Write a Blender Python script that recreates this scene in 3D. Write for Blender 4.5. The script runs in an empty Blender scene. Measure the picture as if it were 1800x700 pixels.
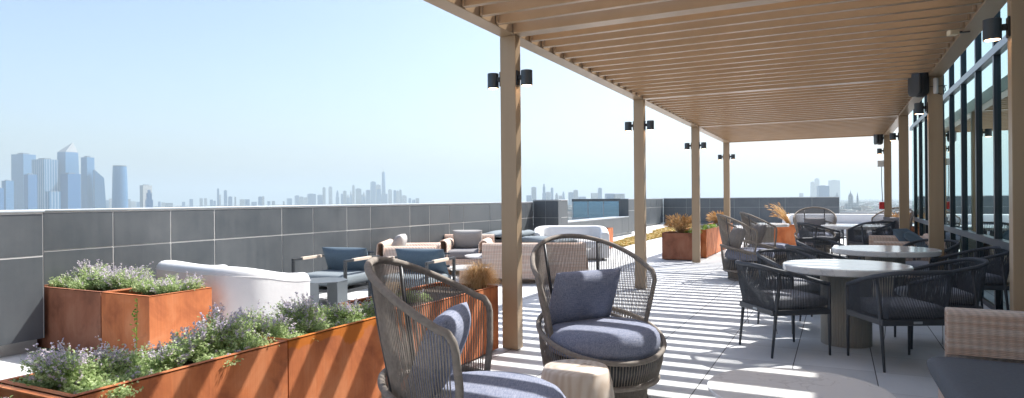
import bpy, math, random
from mathutils import Vector, Matrix
random.seed(7)
R = math.radians
PI = math.pi
scene = bpy.context.scene
col = scene.collection

# ------------------------------------------------------------------ camera
EYE = 1.4
YAW = R(26.54); ROLL = R(0.5); FPX = 1145.0
cF = Vector((-math.sin(YAW), math.cos(YAW), 0))
cR0 = Vector((math.cos(YAW), math.sin(YAW), 0))
cR = cR0 * math.cos(ROLL) - Vector((0, 0, 1)) * math.sin(ROLL)
cU = Vector((0, 0, 1)) * math.cos(ROLL) + cR0 * math.sin(ROLL)
cam_d = bpy.data.cameras.new('camera')
cam_d.sensor_width = 36; cam_d.lens = 36 * FPX / 1800; cam_d.shift_y = 1.0 / 1800
cam_d.clip_start = 0.05; cam_d.clip_end = 60000
cam = bpy.data.objects.new('camera', cam_d); col.objects.link(cam)
m = Matrix((cR, cU, -cF)).transposed().to_4x4(); m.translation = (0, 0, EYE)
cam.matrix_world = m
scene.camera = cam

# ------------------------------------------------------------------ light
SUN = Vector((0.39, 0.70, 1.0)).normalized()
world = bpy.data.worlds.new('World'); scene.world = world; world.use_nodes = True
nt = world.node_tree
bg = nt.nodes['Background']; sky = nt.nodes.new('ShaderNodeTexSky')
sky.sky_type = 'NISHITA'; sky.sun_disc = False
sky.sun_elevation = math.asin(SUN.z); sky.sun_rotation = math.atan2(SUN.x, SUN.y)
sky.air_density = 1.0; sky.dust_density = 2.8; sky.ozone_density = 1.6; sky.altitude = 50
nt.links.new(sky.outputs[0], bg.inputs[0]); bg.inputs[1].default_value = 0.080
sd = bpy.data.lights.new('sun', 'SUN'); sd.energy = 3.0; sd.angle = R(0.5); sd.color = (1.0, 0.965, 0.915)
so = bpy.data.objects.new('sun', sd); col.objects.link(so)
so.rotation_euler = SUN.to_track_quat('Z', 'Y').to_euler()
scene.view_settings.view_transform = 'Standard'; scene.view_settings.look = 'None'
scene.view_settings.exposure = 1.64; scene.view_settings.gamma = 1.0
scene.cycles.volume_bounces = 1
scene.cycles.max_bounces = 8
scene.cycles.transparent_max_bounces = 12

# ------------------------------------------------------------------ helpers
def at(px, py, depth):
    d = cF + cR * ((px - 900) / FPX) + cU * ((351 - py) / FPX)
    return Vector((0, 0, EYE)) + d * depth
def onfloor(px, py, z=0.0):
    d = cF + cR * ((px - 900) / FPX) + cU * ((351 - py) / FPX)
    return Vector((0, 0, EYE)) + d * ((z - EYE) / d.z)

class MB:
    def __init__(s): s.v = []; s.f = []
    def add(s, vs, fs):
        n = len(s.v); s.v += [tuple(p) for p in vs]; s.f += [tuple(i + n for i in f) for f in fs]; return s
    def box(s, x0, x1, y0, y1, z0, z1, rot=0, c=None):
        vs = [(x, y, z) for z in (z0, z1) for y in (y0, y1) for x in (x0, x1)]
        if rot:
            c = c or ((x0 + x1) / 2, (y0 + y1) / 2); ca, sa = math.cos(rot), math.sin(rot)
            vs = [(c[0] + (x - c[0]) * ca - (y - c[1]) * sa, c[1] + (x - c[0]) * sa + (y - c[1]) * ca, z) for x, y, z in vs]
        return s.add(vs, [(0, 2, 3, 1), (4, 5, 7, 6), (0, 1, 5, 4), (2, 6, 7, 3), (0, 4, 6, 2), (1, 3, 7, 5)])
    def prism(s, poly, z0, z1):
        n = len(poly)
        vs = [(x, y, z0) for x, y in poly] + [(x, y, z1) for x, y in poly]
        fs = [tuple(range(n - 1, -1, -1)), tuple(range(n, 2 * n))] + [(i, (i + 1) % n, n + (i + 1) % n, n + i) for i in range(n)]
        return s.add(vs, fs)
    def tube(s, path, r, n=8, closed=False, cap=True):
        path = [Vector(p) for p in path]; m_ = len(path)
        rs = r if isinstance(r, (list, tuple)) else [r] * m_
        vs = []; up = None
        for i, p in enumerate(path):
            a = path[(i - 1) % m_] if (closed or i > 0) else p
            b = path[(i + 1) % m_] if (closed or i < m_ - 1) else p
            t = (b - a).normalized()
            if up is None:
                up = Vector((0, 0, 1)) if abs(t.z) < .9 else Vector((1, 0, 0))
            u = (up - t * up.dot(t))
            if u.length < 1e-4: u = Vector((1, 0, 0)) - t * t.x
            u.normalize(); w = t.cross(u); up = u
            for k in range(n):
                an = 2 * PI * k / n
                vs.append(p + (u * math.cos(an) + w * math.sin(an)) * rs[i])
        fs = []
        for i in range(m_ if closed else m_ - 1):
            j = (i + 1) % m_
            for k in range(n):
                l = (k + 1) % n
                fs.append((i * n + k, i * n + l, j * n + l, j * n + k))
        if cap and not closed:
            fs.append(tuple(range(n - 1, -1, -1))); fs.append(tuple((m_ - 1) * n + k for k in range(n)))
        return s.add(vs, fs)
    def lathe(s, prof, n=48, c=(0, 0), fl=None):
        vs = []
        for r, z in prof:
            for k in range(n):
                a = 2 * PI * k / n; rr = r * (fl(a, z) if fl else 1)
                vs.append((c[0] + rr * math.cos(a), c[1] + rr * math.sin(a), z))
        fs = []
        for i in range(len(prof) - 1):
            for k in range(n):
                l = (k + 1) % n
                fs.append((i * n + k, i * n + l, (i + 1) * n + l, (i + 1) * n + k))
        fs.append(tuple(range(n - 1, -1, -1))); fs.append(tuple((len(prof) - 1) * n + k for k in range(n)))
        return s.add(vs, fs)
    def pillow(s, w, d, h, mat, nu=22, e=5.0, k=.5, wob=0):
        """a stuffed cushion: w by d by h, mat places it"""
        P = []
        for sg in (1, -1):
            for i in range(nu + 1):
                for j in range(nu + 1):
                    u = -math.cos(PI * i / nu); v = -math.cos(PI * j / nu)
                    q = max(0, (1 - abs(u) ** e) * (1 - abs(v) ** e)) ** k
                    pin = 1 - .035 * (1 - abs(u) ** 2) * abs(v) ** 4 if True else 1
                    pin2 = 1 - .035 * (1 - abs(v) ** 2) * abs(u) ** 4
                    z = h / 2 * q * (1 + wob * math.sin(7 * u + 3 * v) * .5)
                    P.append(mat @ Vector((u * w / 2 * pin2, v * d / 2 * pin, sg * z)))
        N = (nu + 1) ** 2; fs = []
        for i in range(nu):
            for j in range(nu):
                a = i * (nu + 1) + j
                fs.append((a, a + nu + 1, a + nu + 2, a + 1)); b = a + N
                fs.append((b, b + 1, b + nu + 2, b + nu + 1))
        return s.add(P, fs)
    def build(s, name, mat, parent=None, smooth=False, bevel=0, seg=2):
        me = bpy.data.meshes.new(name); me.from_pydata(s.v, [], s.f); me.validate(); me.materials.append(mat)
        if smooth:
            for p in me.polygons: p.use_smooth = True
        o = bpy.data.objects.new(name, me); col.objects.link(o)
        if parent: o.parent = parent
        if smooth or bevel:
            import bmesh
            b = bmesh.new(); b.from_mesh(me)
            bmesh.ops.remove_doubles(b, verts=b.verts, dist=1e-5)
            bmesh.ops.recalc_face_normals(b, faces=b.faces)
            b.to_mesh(me); b.free()
        if bevel:
            md = o.modifiers.new('bevel', 'BEVEL'); md.width = bevel; md.segments = seg; md.limit_method = 'ANGLE'
        return o

def thing(name, label, cat, loc=(0, 0, 0), rz=0, group=None, kind=None):
    o = bpy.data.objects.new(name, None); col.objects.link(o); o.empty_display_size = .1
    o.location = loc; o.rotation_euler = (0, 0, rz)
    return tag(o, label, cat, group, kind)
def tag(o, label=None, cat=None, group=None, kind=None):
    if label: o['label'] = label
    if cat: o['category'] = cat
    if group: o['group'] = group
    if kind: o['kind'] = kind
    return o
def copy_tree(o, parent=None):
    c = o.copy(); col.objects.link(c); c.parent = parent
    for ch in list(o.children): copy_tree(ch, c)
    return c
def place(o, label, loc, rz=0, sc=1.0, group=None):
    o.location = loc; o.rotation_euler = (0, 0, rz); o.scale = (sc, sc, sc); o['label'] = label
    if group: o['group'] = group
    return o
class Proto:
    def __init__(s, fn): s.fn = fn; s.first = None
    def __call__(s, label, loc, rz=0, sc=1.0, group=None):
        if s.first is None: s.first = s.fn(); o = s.first
        else: o = copy_tree(s.first)
        return place(o, label, loc, rz, sc, group)

# ------------------------------------------------------------------ materials
def mat(name, c, rough=.6, metal=0, c2=None, nscale=8, ndetail=4, bump=0, bscale=60, spec=None, emit=None, estr=0, sub=None, stretch=None):
    m_ = bpy.data.materials.new(name); m_.use_nodes = True; n = m_.node_tree.nodes; l = m_.node_tree.links
    b = n['Principled BSDF']; b.inputs['Base Color'].default_value = (*c, 1); b.inputs['Roughness'].default_value = rough
    b.inputs['Metallic'].default_value = metal
    if spec is not None: b.inputs['Specular IOR Level'].default_value = spec
    tc = n.new('ShaderNodeTexCoord'); src = tc.outputs['Object']
    if stretch:
        mp = n.new('ShaderNodeMapping'); mp.inputs['Scale'].default_value = stretch; l.new(src, mp.inputs[0]); src = mp.outputs[0]
    if c2:
        t = n.new('ShaderNodeTexNoise'); t.inputs['Scale'].default_value = nscale; t.inputs['Detail'].default_value = ndetail; l.new(src, t.inputs[0])
        r = n.new('ShaderNodeValToRGB'); r.color_ramp.elements[0].position = .35; r.color_ramp.elements[1].position = .65
        r.color_ramp.elements[0].color = (*c, 1); r.color_ramp.elements[1].color = (*c2, 1)
        l.new(t.outputs[0], r.inputs[0]); l.new(r.outputs[0], b.inputs['Base Color'])
    if bump:
        t2 = n.new('ShaderNodeTexNoise'); t2.inputs['Scale'].default_value = bscale; t2.inputs['Detail'].default_value = 3; l.new(src, t2.inputs[0])
        bp = n.new('ShaderNodeBump'); bp.inputs['Strength'].default_value = bump; bp.inputs['Distance'].default_value = .01
        l.new(t2.outputs[0], bp.inputs['Height']); l.new(bp.outputs[0], b.inputs['Normal'])
    if emit:
        b.inputs['Emission Color'].default_value = (*emit, 1); b.inputs['Emission Strength'].default_value = estr
    return m_

def nodes(m_): return m_.node_tree.nodes, m_.node_tree.links

M = {}
M['bronze'] = mat('bronze_powder_coat', (.41, .29, .18), .30, .3, (.37, .26, .16), 3, 3, .05, 300, stretch=(1, 1, 1))
M['bronze_col'] = mat('bronze_column_coat', (.40, .295, .19), .38, .1, (.365, .265, .17), 2, 3, .04, 300, stretch=(6, 6, .4))
M['dark_metal'] = mat('charcoal_metal', (.055, .06, .066), .4, .3)
M['black'] = mat('black_plastic', (.018, .019, .022), .5)
M['sconce'] = mat('sconce_paint', (.055, .07, .085), .35, .2)
M['lamp'] = mat('lamp_lens', (1, .8, .6), .4, emit=(1, .62, .35), estr=4.0)
M['mullion'] = mat('mullion_metal', (.035, .047, .06), .35, .35)
M['mullion_l'] = mat('rail_metal', (.17, .2, .23), .35, .5)
M['coping'] = mat('coping_metal', (.40, .44, .47), .45, .2, (.36, .40, .43), 2, 2)
M['concrete'] = mat('parapet_base_concrete', (.46, .46, .45), .8, 0, (.4, .4, .39), 4, 5, .2, 60)
M['grout'] = mat('joint_backing', (.62, .61, .58), .8)
M['soil'] = mat('dark_soil', (.045, .032, .022), .95, 0, (.09, .065, .045), 30, 5, .6, 80)
M['rope'] = mat('taupe_rope', (.27, .24, .21), .85, 0, (.215, .19, .165), 40, 3)
M['rope_navy'] = mat('navy_rope', (.06, .070, .085), .7, 0, (.078, .088, .105), 40, 3)
M['frame_navy'] = mat('navy_frame', (.06, .068, .08), .45, .1)
M['white_vinyl'] = mat('white_upholstery', (.68, .685, .69), .6, 0, (.64, .645, .655), 3, 3, .12, 25)
M['marble'] = None
M['grey_cushion'] = mat('grey_cushion', (.23, .23, .24), .9, 0, (.20, .20, .215), 90, 3, .3, 400)
M['pale_cushion'] = mat('pale_grey_cushion', (.42, .41, .40), .9, 0, (.37, .365, .36), 60, 3, .25, 300)
M['steel_cushion'] = mat('steel_blue_cushion', (.115, .165, .21), .9, 0, (.098, .145, .188), 60, 3, .25, 300)
M['seat_grey'] = mat('seat_grey_cushion', (.20, .235, .26), .9, 0, (.18, .215, .24), 60, 3, .25, 300)
M['char_cushion'] = mat('charcoal_cushion', (.135, .148, .165), .92, 0, (.12, .132, .15), 60, 3, .3, 350)
M['wood_inlay'] = mat('pale_wood', (.70, .60, .50), .55, 0, (.62, .51, .41), 20, 4, stretch=(1, 8, 8))
M['wood_foot'] = mat('brown_wood', (.2, .11, .06), .55, 0, (.26, .15, .08), 12, 4)
M['ped'] = mat('fluted_taupe', (.33, .315, .28), .5, .1, (.30, .285, .25), 5, 3)
M['speaker_w'] = mat('white_device', (.7, .7, .69), .5)
M['red'] = mat('red_paint', (.55, .03, .03), .5)
M['green_stem'] = mat('stem_green', (.22, .30, .12), .8)

def fabric(name, c, c2, s=220):
    m_ = mat(name, c, .95); n, l = nodes(m_); b = n['Principled BSDF']
    tc = n.new('ShaderNodeTexCoord'); out = []
    for st in ((1, 14, 14), (14, 1, 14), (14, 14, 1)):
        mp = n.new('ShaderNodeMapping'); mp.inputs['Scale'].default_value = st; l.new(tc.outputs['Object'], mp.inputs[0])
        t = n.new('ShaderNodeTexNoise'); t.inputs['Scale'].default_value = s / 14; t.inputs['Detail'].default_value = 2; l.new(mp.outputs[0], t.inputs[0]); out.append(t)
    a = n.new('ShaderNodeMath'); a.operation = 'ADD'; l.new(out[0].outputs[0], a.inputs[0]); l.new(out[1].outputs[0], a.inputs[1])
    a2 = n.new('ShaderNodeMath'); a2.operation = 'ADD'; l.new(a.outputs[0], a2.inputs[0]); l.new(out[2].outputs[0], a2.inputs[1])
    d = n.new('ShaderNodeMath'); d.operation = 'DIVIDE'; d.inputs[1].default_value = 3; l.new(a2.outputs[0], d.inputs[0])
    r = n.new('ShaderNodeValToRGB'); r.color_ramp.elements[0].position = .40; r.color_ramp.elements[1].position = .60
    r.color_ramp.elements[0].color = (*c, 1); r.color_ramp.elements[1].color = (*c2, 1); l.new(d.outputs[0], r.inputs[0]); l.new(r.outputs[0], b.inputs['Base Color'])
    bp = n.new('ShaderNodeBump'); bp.inputs['Strength'].default_value = .35; bp.inputs['Distance'].default_value = .004
    l.new(d.outputs[0], bp.inputs['Height']); l.new(bp.outputs[0], b.inputs['Normal'])
    return m_
M['linen'] = fabric('blue_grey_linen', (.135, .16, .24), (.30, .32, .40))
M['navy_seat'] = fabric('slate_seat_fabric', (.20, .215, .25), (.36, .37, .40))

def tile_mat():
    m_ = mat('parapet_porcelain', (.075, .083, .09), .34, spec=.6); n, l = nodes(m_); b = n['Principled BSDF']
    tc = n.new('ShaderNodeTexCoord'); t = n.new('ShaderNodeTexNoise'); t.inputs['Scale'].default_value = 1.6; t.inputs['Detail'].default_value = 7; t.inputs['Roughness'].default_value = .68
    l.new(tc.outputs['Object'], t.inputs[0])
    mp = n.new('ShaderNodeMapping'); mp.inputs['Scale'].default_value = (14, 14, 1.1); l.new(tc.outputs['Object'], mp.inputs[0])
    t2 = n.new('ShaderNodeTexNoise'); t2.inputs['Scale'].default_value = 1; t2.inputs['Detail'].default_value = 5; l.new(mp.outputs[0], t2.inputs[0])
    g = n.new('ShaderNodeNewGeometry')
    a1 = n.new('ShaderNodeMath'); a1.operation = 'MULTIPLY_ADD'; l.new(g.outputs['Random Per Island'], a1.inputs[0]); a1.inputs[1].default_value = .16; l.new(t.outputs[0], a1.inputs[2])
    a2 = n.new('ShaderNodeMath'); a2.operation = 'MULTIPLY_ADD'; l.new(t2.outputs[0], a2.inputs[0]); a2.inputs[1].default_value = .35; l.new(a1.outputs[0], a2.inputs[2])
    r = n.new('ShaderNodeValToRGB'); r.color_ramp.elements[0].color = (.062, .074, .084, 1); r.color_ramp.elements[1].color = (.115, .125, .132, 1)
    r.color_ramp.elements[0].position = .45; r.color_ramp.elements[1].position = 1.0
    l.new(a2.outputs[0], r.inputs[0]); l.new(r.outputs[0], b.inputs['Base Color'])
    r2 = n.new('ShaderNodeMapRange'); r2.inputs[1].default_value = .4; r2.inputs[2].default_value = 1.0; r2.inputs[3].default_value = .22; r2.inputs[4].default_value = .5; l.new(a2.outputs[0], r2.inputs[0]); l.new(r2.outputs[0], b.inputs['Roughness'])
    return m_
M['tile'] = tile_mat()

def corten(name, wet=False, dull=0):
    m_ = mat(name, (.3, .1, .04), .75); n, l = nodes(m_); b = n['Principled BSDF']
    tc = n.new('ShaderNodeTexCoord')
    mp = n.new('ShaderNodeMapping'); mp.inputs['Scale'].default_value = (1, 1, .8); l.new(tc.outputs['Object'], mp.inputs[0])
    t = n.new('ShaderNodeTexNoise'); t.inputs['Scale'].default_value = 3.2; t.inputs['Detail'].default_value = 8; t.inputs['Roughness'].default_value = .6; t.inputs['Distortion'].default_value = .6
    l.new(mp.outputs[0], t.inputs[0])
    r = n.new('ShaderNodeValToRGB'); e = r.color_ramp.elements
    if dull: cs = ((.17, .06, .03), (.28, .105, .055), (.36, .16, .095))
    else: cs = ((.33, .09, .028), (.50, .155, .05), (.58, .23, .10))
    e[0].position = .33; e[0].color = (*cs[0], 1); e[1].position = .7; e[1].color = (*cs[2], 1)
    x = r.color_ramp.elements.new(.5); x.color = (*cs[1], 1)
    l.new(t.outputs[0], r.inputs[0]); last = r.outputs[0]
    # fine vertical streaks
    mp2 = n.new('ShaderNodeMapping'); mp2.inputs['Scale'].default_value = (60, 60, 2.5); l.new(tc.outputs['Object'], mp2.inputs[0])
    t2 = n.new('ShaderNodeTexNoise'); t2.inputs['Scale'].default_value = 1; t2.inputs['Detail'].default_value = 3; l.new(mp2.outputs[0], t2.inputs[0])
    mr = n.new('ShaderNodeMapRange'); mr.inputs[1].default_value = .3; mr.inputs[2].default_value = .7; mr.inputs[3].default_value = .93; mr.inputs[4].default_value = 1.04; l.new(t2.outputs[0], mr.inputs[0])
    mx = n.new('ShaderNodeMix'); mx.data_type = 'RGBA'; mx.blend_type = 'MULTIPLY'; mx.inputs[0].default_value = 1; l.new(last, mx.inputs[6]); l.new(mr.outputs[0], mx.inputs[7]); last = mx.outputs[2]
    t4 = n.new('ShaderNodeTexNoise'); t4.inputs['Scale'].default_value = 1.7; t4.inputs['Detail'].default_value = 9; t4.inputs['Roughness'].default_value = .7; t4.inputs['Distortion'].default_value = 1.5; l.new(tc.outputs['Object'], t4.inputs[0])
    g4 = n.new('ShaderNodeMapRange'); g4.inputs[1].default_value = .55; g4.inputs[2].default_value = .66; g4.inputs[4].default_value = .4; l.new(t4.outputs[0], g4.inputs[0])
    m4 = n.new('ShaderNodeMix'); m4.data_type = 'RGBA'; l.new(g4.outputs[0], m4.inputs[0]); l.new(last, m4.inputs[6]); m4.inputs[7].default_value = ((.15, .055, .03, 1) if not dull else (.10, .045, .03, 1)); last = m4.outputs[2]
    if wet:
        sp = n.new('ShaderNodeSeparateXYZ'); l.new(tc.outputs['Object'], sp.inputs[0])
        t3 = n.new('ShaderNodeTexNoise'); t3.inputs['Scale'].default_value = 2.6; t3.inputs['Detail'].default_value = 5; l.new(tc.outputs['Object'], t3.inputs[0])
        ma = n.new('ShaderNodeMath'); ma.operation = 'MULTIPLY_ADD'; l.new(t3.outputs[0], ma.inputs[0]); ma.inputs[1].default_value = .42; l.new(sp.outputs[2], ma.inputs[2])
        g = n.new('ShaderNodeMapRange'); g.inputs[1].default_value = .715; g.inputs[2].default_value = .73; l.new(ma.outputs[0], g.inputs[0])
        m2 = n.new('ShaderNodeMix'); m2.data_type = 'RGBA'; l.new(g.outputs[0], m2.inputs[0]); l.new(last, m2.inputs[6]); m2.inputs[7].default_value = (.50, .14, .008, 1); last = m2.outputs[2]
    l.new(last, b.inputs['Base Color'])
    bp = n.new('ShaderNodeBump'); bp.inputs['Strength'].default_value = .15; bp.inputs['Distance'].default_value = .01; l.new(t2.outputs[0], bp.inputs['Height']); l.new(bp.outputs[0], b.inputs['Normal'])
    return m_
M['corten'] = corten('weathered_steel'); M['corten_wet'] = corten('weathered_steel_stained', True); M['corten_dull'] = corten('weathered_steel_dull', dull=1)

def marble():
    m_ = mat('white_marble', (.78, .78, .77), .16); n, l = nodes(m_); b = n['Principled BSDF']
    tc = n.new('ShaderNodeTexCoord'); t = n.new('ShaderNodeTexNoise'); t.inputs['Scale'].default_value = 2.2; t.inputs['Detail'].default_value = 6; t.inputs['Distortion'].default_value = 1.2; l.new(tc.outputs['Object'], t.inputs[0])
    s = n.new('ShaderNodeMath'); s.operation = 'SUBTRACT'; s.inputs[1].default_value = .5; l.new(t.outputs[0], s.inputs[0])
    a = n.new('ShaderNodeMath'); a.operation = 'ABSOLUTE'; l.new(s.outputs[0], a.inputs[0])
    r = n.new('ShaderNodeValToRGB'); r.color_ramp.elements[0].position = 0; r.color_ramp.elements[0].color = (.62, .62, .62, 1)
    r.color_ramp.elements[1].position = .012; r.color_ramp.elements[1].color = (.76, .765, .76, 1); l.new(a.outputs[0], r.inputs[0]); l.new(r.outputs[0], b.inputs['Base Color'])
    return m_
M['marble'] = marble()

def paver():
    m_ = mat('concrete_pavers', (.45, .45, .44), .75); n, l = nodes(m_); b = n['Principled BSDF']
    tc = n.new('ShaderNodeTexCoord'); mp = n.new('ShaderNodeMapping'); mp.inputs['Location'].default_value = (.94 / .6, .1, 0); mp.inputs['Scale'].default_value = (1 / .6, 1 / .6, 1)
    l.new(tc.outputs['Object'], mp.inputs[0])
    fr = n.new('ShaderNodeVectorMath'); fr.operation = 'FRACTION'; l.new(mp.outputs[0], fr.inputs[0])
    fl = n.new('ShaderNodeVectorMath'); fl.operation = 'FLOOR'; l.new(mp.outputs[0], fl.inputs[0])
    wn = n.new('ShaderNodeTexWhiteNoise'); wn.noise_dimensions = '2D'; l.new(fl.outputs[0], wn.inputs['Vector'])
    sp = n.new('ShaderNodeSeparateXYZ'); l.new(fr.outputs[0], sp.inputs[0])
    def edge(o, w):
        a = n.new('ShaderNodeMath'); a.operation = 'SUBTRACT'; a.inputs[1].default_value = .5; l.new(o, a.inputs[0])
        c = n.new('ShaderNodeMath'); c.operation = 'ABSOLUTE'; l.new(a.outputs[0], c.inputs[0])
        g = n.new('ShaderNodeMath'); g.operation = 'GREATER_THAN'; g.inputs[1].default_value = .5 - w; l.new(c.outputs[0], g.inputs[0]); return g.outputs[0]
    ex = edge(sp.outputs[0], .0065); ey = edge(sp.outputs[1], .0035)
    t = n.new('ShaderNodeTexNoise'); t.inputs['Scale'].default_value = 1.3; t.inputs['Detail'].default_value = 8; t.inputs['Roughness'].default_value = .65; l.new(tc.outputs['Object'], t.inputs[0])
    r = n.new('ShaderNodeValToRGB'); r.color_ramp.elements[0].position = .3; r.color_ramp.elements[1].position = .7
    r.color_ramp.elements[0].color = (.55, .565, .575, 1); r.color_ramp.elements[1].color = (.64, .65, .655, 1); l.new(t.outputs[0], r.inputs[0])
    mr = n.new('ShaderNodeMapRange'); mr.inputs[3].default_value = .88; mr.inputs[4].default_value = 1.05; l.new(wn.outputs[0], mr.inputs[0])
    mx = n.new('ShaderNodeMix'); mx.data_type = 'RGBA'; mx.blend_type = 'MULTIPLY'; mx.inputs[0].default_value = 1; l.new(r.outputs[0], mx.inputs[6]); l.new(mr.outputs[0], mx.inputs[7])
    m1 = n.new('ShaderNodeMix'); m1.data_type = 'RGBA'; l.new(ey, m1.inputs[0]); l.new(mx.outputs[2], m1.inputs[6]); m1.inputs[7].default_value = (.24, .24, .235, 1)
    m2 = n.new('ShaderNodeMix'); m2.data_type = 'RGBA'; l.new(ex, m2.inputs[0]); l.new(m1.outputs[2], m2.inputs[6]); m2.inputs[7].default_value = (.07, .07, .07, 1)
    l.new(m2.outputs[2], b.inputs['Base Color'])
    return m_
M['paver'] = paver()

def wicker():
    m_ = mat('natural_wicker', (.6, .45, .35), .7); n, l = nodes(m_); b = n['Principled BSDF']
    tc = n.new('ShaderNodeTexCoord')
    def wave(direction, sc):
        w = n.new('ShaderNodeTexWave'); w.wave_type = 'BANDS'; w.bands_direction = direction; w.inputs['Scale'].default_value = sc; w.inputs['Distortion'].default_value = .4; l.new(tc.outputs['Object'], w.inputs[0]); return w.outputs['Fac']
    h = wave('Z', 30)
    sp = n.new('ShaderNodeSeparateXYZ'); l.new(tc.outputs['Object'], sp.inputs[0])
    ad = n.new('ShaderNodeMath'); ad.operation = 'ADD'; l.new(sp.outputs[0], ad.inputs[0]); l.new(sp.outputs[1], ad.inputs[1])
    sn = n.new('ShaderNodeMath'); sn.operation = 'MULTIPLY'; sn.inputs[1].default_value = 2 * PI / .045; l.new(ad.outputs[0], sn.inputs[0])
    s2 = n.new('ShaderNodeMath'); s2.operation = 'SINE'; l.new(sn.outputs[0], s2.inputs[0])
    hh = n.new('ShaderNodeMath'); hh.operation = 'MULTIPLY_ADD'; l.new(s2.outputs[0], hh.inputs[0]); hh.inputs[1].default_value = .5; l.new(h, hh.inputs[2])
    mp = n.new('ShaderNodeMapping'); mp.inputs['Scale'].default_value = (1.5, 1.5, 45); l.new(tc.outputs['Object'], mp.inputs[0])
    t = n.new('ShaderNodeTexNoise'); t.inputs['Scale'].default_value = 1; t.inputs['Detail'].default_value = 3; l.new(mp.outputs[0], t.inputs[0])
    r = n.new('ShaderNodeValToRGB'); e = r.color_ramp.elements; e[0].position = .35; e[0].color = (.68, .47, .36, 1); e[1].position = .65; e[1].color = (.80, .67, .58, 1); l.new(t.outputs[0], r.inputs[0])
    mr = n.new('ShaderNodeMapRange'); mr.inputs[1].default_value = -.5; mr.inputs[2].default_value = 1.2; mr.inputs[3].default_value = .78; mr.inputs[4].default_value = 1.04; l.new(hh.outputs[0], mr.inputs[0])
    mx = n.new('ShaderNodeMix'); mx.data_type = 'RGBA'; mx.blend_type = 'MULTIPLY'; mx.inputs[0].default_value = 1; l.new(r.outputs[0], mx.inputs[6]); l.new(mr.outputs[0], mx.inputs[7]); l.new(mx.outputs[2], b.inputs['Base Color'])
    bp = n.new('ShaderNodeBump'); bp.inputs['Strength'].default_value = .6; bp.inputs['Distance'].default_value = .006; l.new(hh.outputs[0], bp.inputs['Height']); l.new(bp.outputs[0], b.inputs['Normal'])
    return m_
M['wicker'] = wicker()

def stoolwood():
    m_ = mat('whitewashed_wood', (.6, .5, .4), .55); n, l = nodes(m_); b = n['Principled BSDF']
    tc = n.new('ShaderNodeTexCoord'); mp = n.new('ShaderNodeMapping'); mp.inputs['Scale'].default_value = (1, 1, .35); l.new(tc.outputs['Object'], mp.inputs[0])
    w = n.new('ShaderNodeTexWave'); w.bands_direction = 'X'; w.inputs['Scale'].default_value = 7; w.inputs['Distortion'].default_value = 9; w.inputs['Detail'].default_value = 3; w.inputs['Detail Scale'].default_value = 1.2; l.new(mp.outputs[0], w.inputs[0])
    r = n.new('ShaderNodeValToRGB'); e = r.color_ramp.elements; e[0].color = (.60, .49, .39, 1); e[1].color = (.70, .61, .52, 1); l.new(w.outputs[0], r.inputs[0]); l.new(r.outputs[0], b.inputs['Base Color'])
    return m_
M['stool'] = stoolwood()

def leafm(name, c, c2, tr=.35):
    m_ = bpy.data.materials.new(name); m_.use_nodes = True; n, l = nodes(m_); b = n['Principled BSDF']; b.inputs['Roughness'].default_value = .6
    g = n.new('ShaderNodeNewGeometry'); r = n.new('ShaderNodeValToRGB'); r.color_ramp.elements[0].color = (*c, 1); r.color_ramp.elements[1].color = (*c2, 1)
    l.new(g.outputs['Random Per Island'], r.inputs[0]); l.new(r.outputs[0], b.inputs['Base Color'])
    t = n.new('ShaderNodeBsdfTranslucent'); l.new(r.outputs[0], t.inputs[0]); mx = n.new('ShaderNodeMixShader'); mx.inputs[0].default_value = tr
    l.new(b.outputs[0], mx.inputs[1]); l.new(t.outputs[0], mx.inputs[2]); l.new(mx.outputs[0], n['Material Output'].inputs[0])
    return m_
M['leaf'] = leafm('catmint_leaf', (.30, .42, .16), (.62, .72, .38), .45)
M['leaf2'] = leafm('bright_leaf', (.14, .26, .04), (.38, .50, .10), .45)
M['flower'] = leafm('catmint_flower', (.48, .43, .58), (.90, .80, .84), .4)
M['straw'] = leafm('dry_grass', (.54, .32, .12), (.78, .54, .28), .4)
M['straw_pale'] = leafm('pale_dry_grass', (.50, .34, .18), (.74, .58, .36), .45)
M['straw_gold'] = leafm('golden_plume', (.55, .34, .12), (.75, .55, .30), .5)
M['sedum'] = leafm('sedum', (.24, .22, .03), (.52, .30, .07), .2)

def glassm(name, base, tint, fac):
    m_ = bpy.data.materials.new(name); m_.use_nodes = True; n, l = nodes(m_); b = n['Principled BSDF']
    b.inputs['Base Color'].default_value = (*base, 1); b.inputs['Roughness'].default_value = .05
    g = n.new('ShaderNodeBsdfGlossy'); g.inputs['Color'].default_value = (*tint, 1); g.inputs['Roughness'].default_value = .01
    fr = n.new('ShaderNodeLayerWeight'); fr.inputs[0].default_value = .5
    mr = n.new('ShaderNodeMapRange'); mr.inputs[3].default_value = fac * .6; mr.inputs[4].default_value = min(1, fac * 1.25); l.new(fr.outputs['Facing'], mr.inputs[0])
    mx = n.new('ShaderNodeMixShader'); l.new(mr.outputs[0], mx.inputs[0]); l.new(b.outputs[0], mx.inputs[1]); l.new(g.outputs[0], mx.inputs[2]); l.new(mx.outputs[0], n['Material Output'].inputs[0])
    return m_
M['facade_glass'] = glassm('facade_glass', (.010, .022, .024), (.74, .92, .89), .64)
M['blue_glass'] = glassm('blue_screen_glass', (.02, .08, .13), (.55, .8, 1.0), .7)

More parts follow.
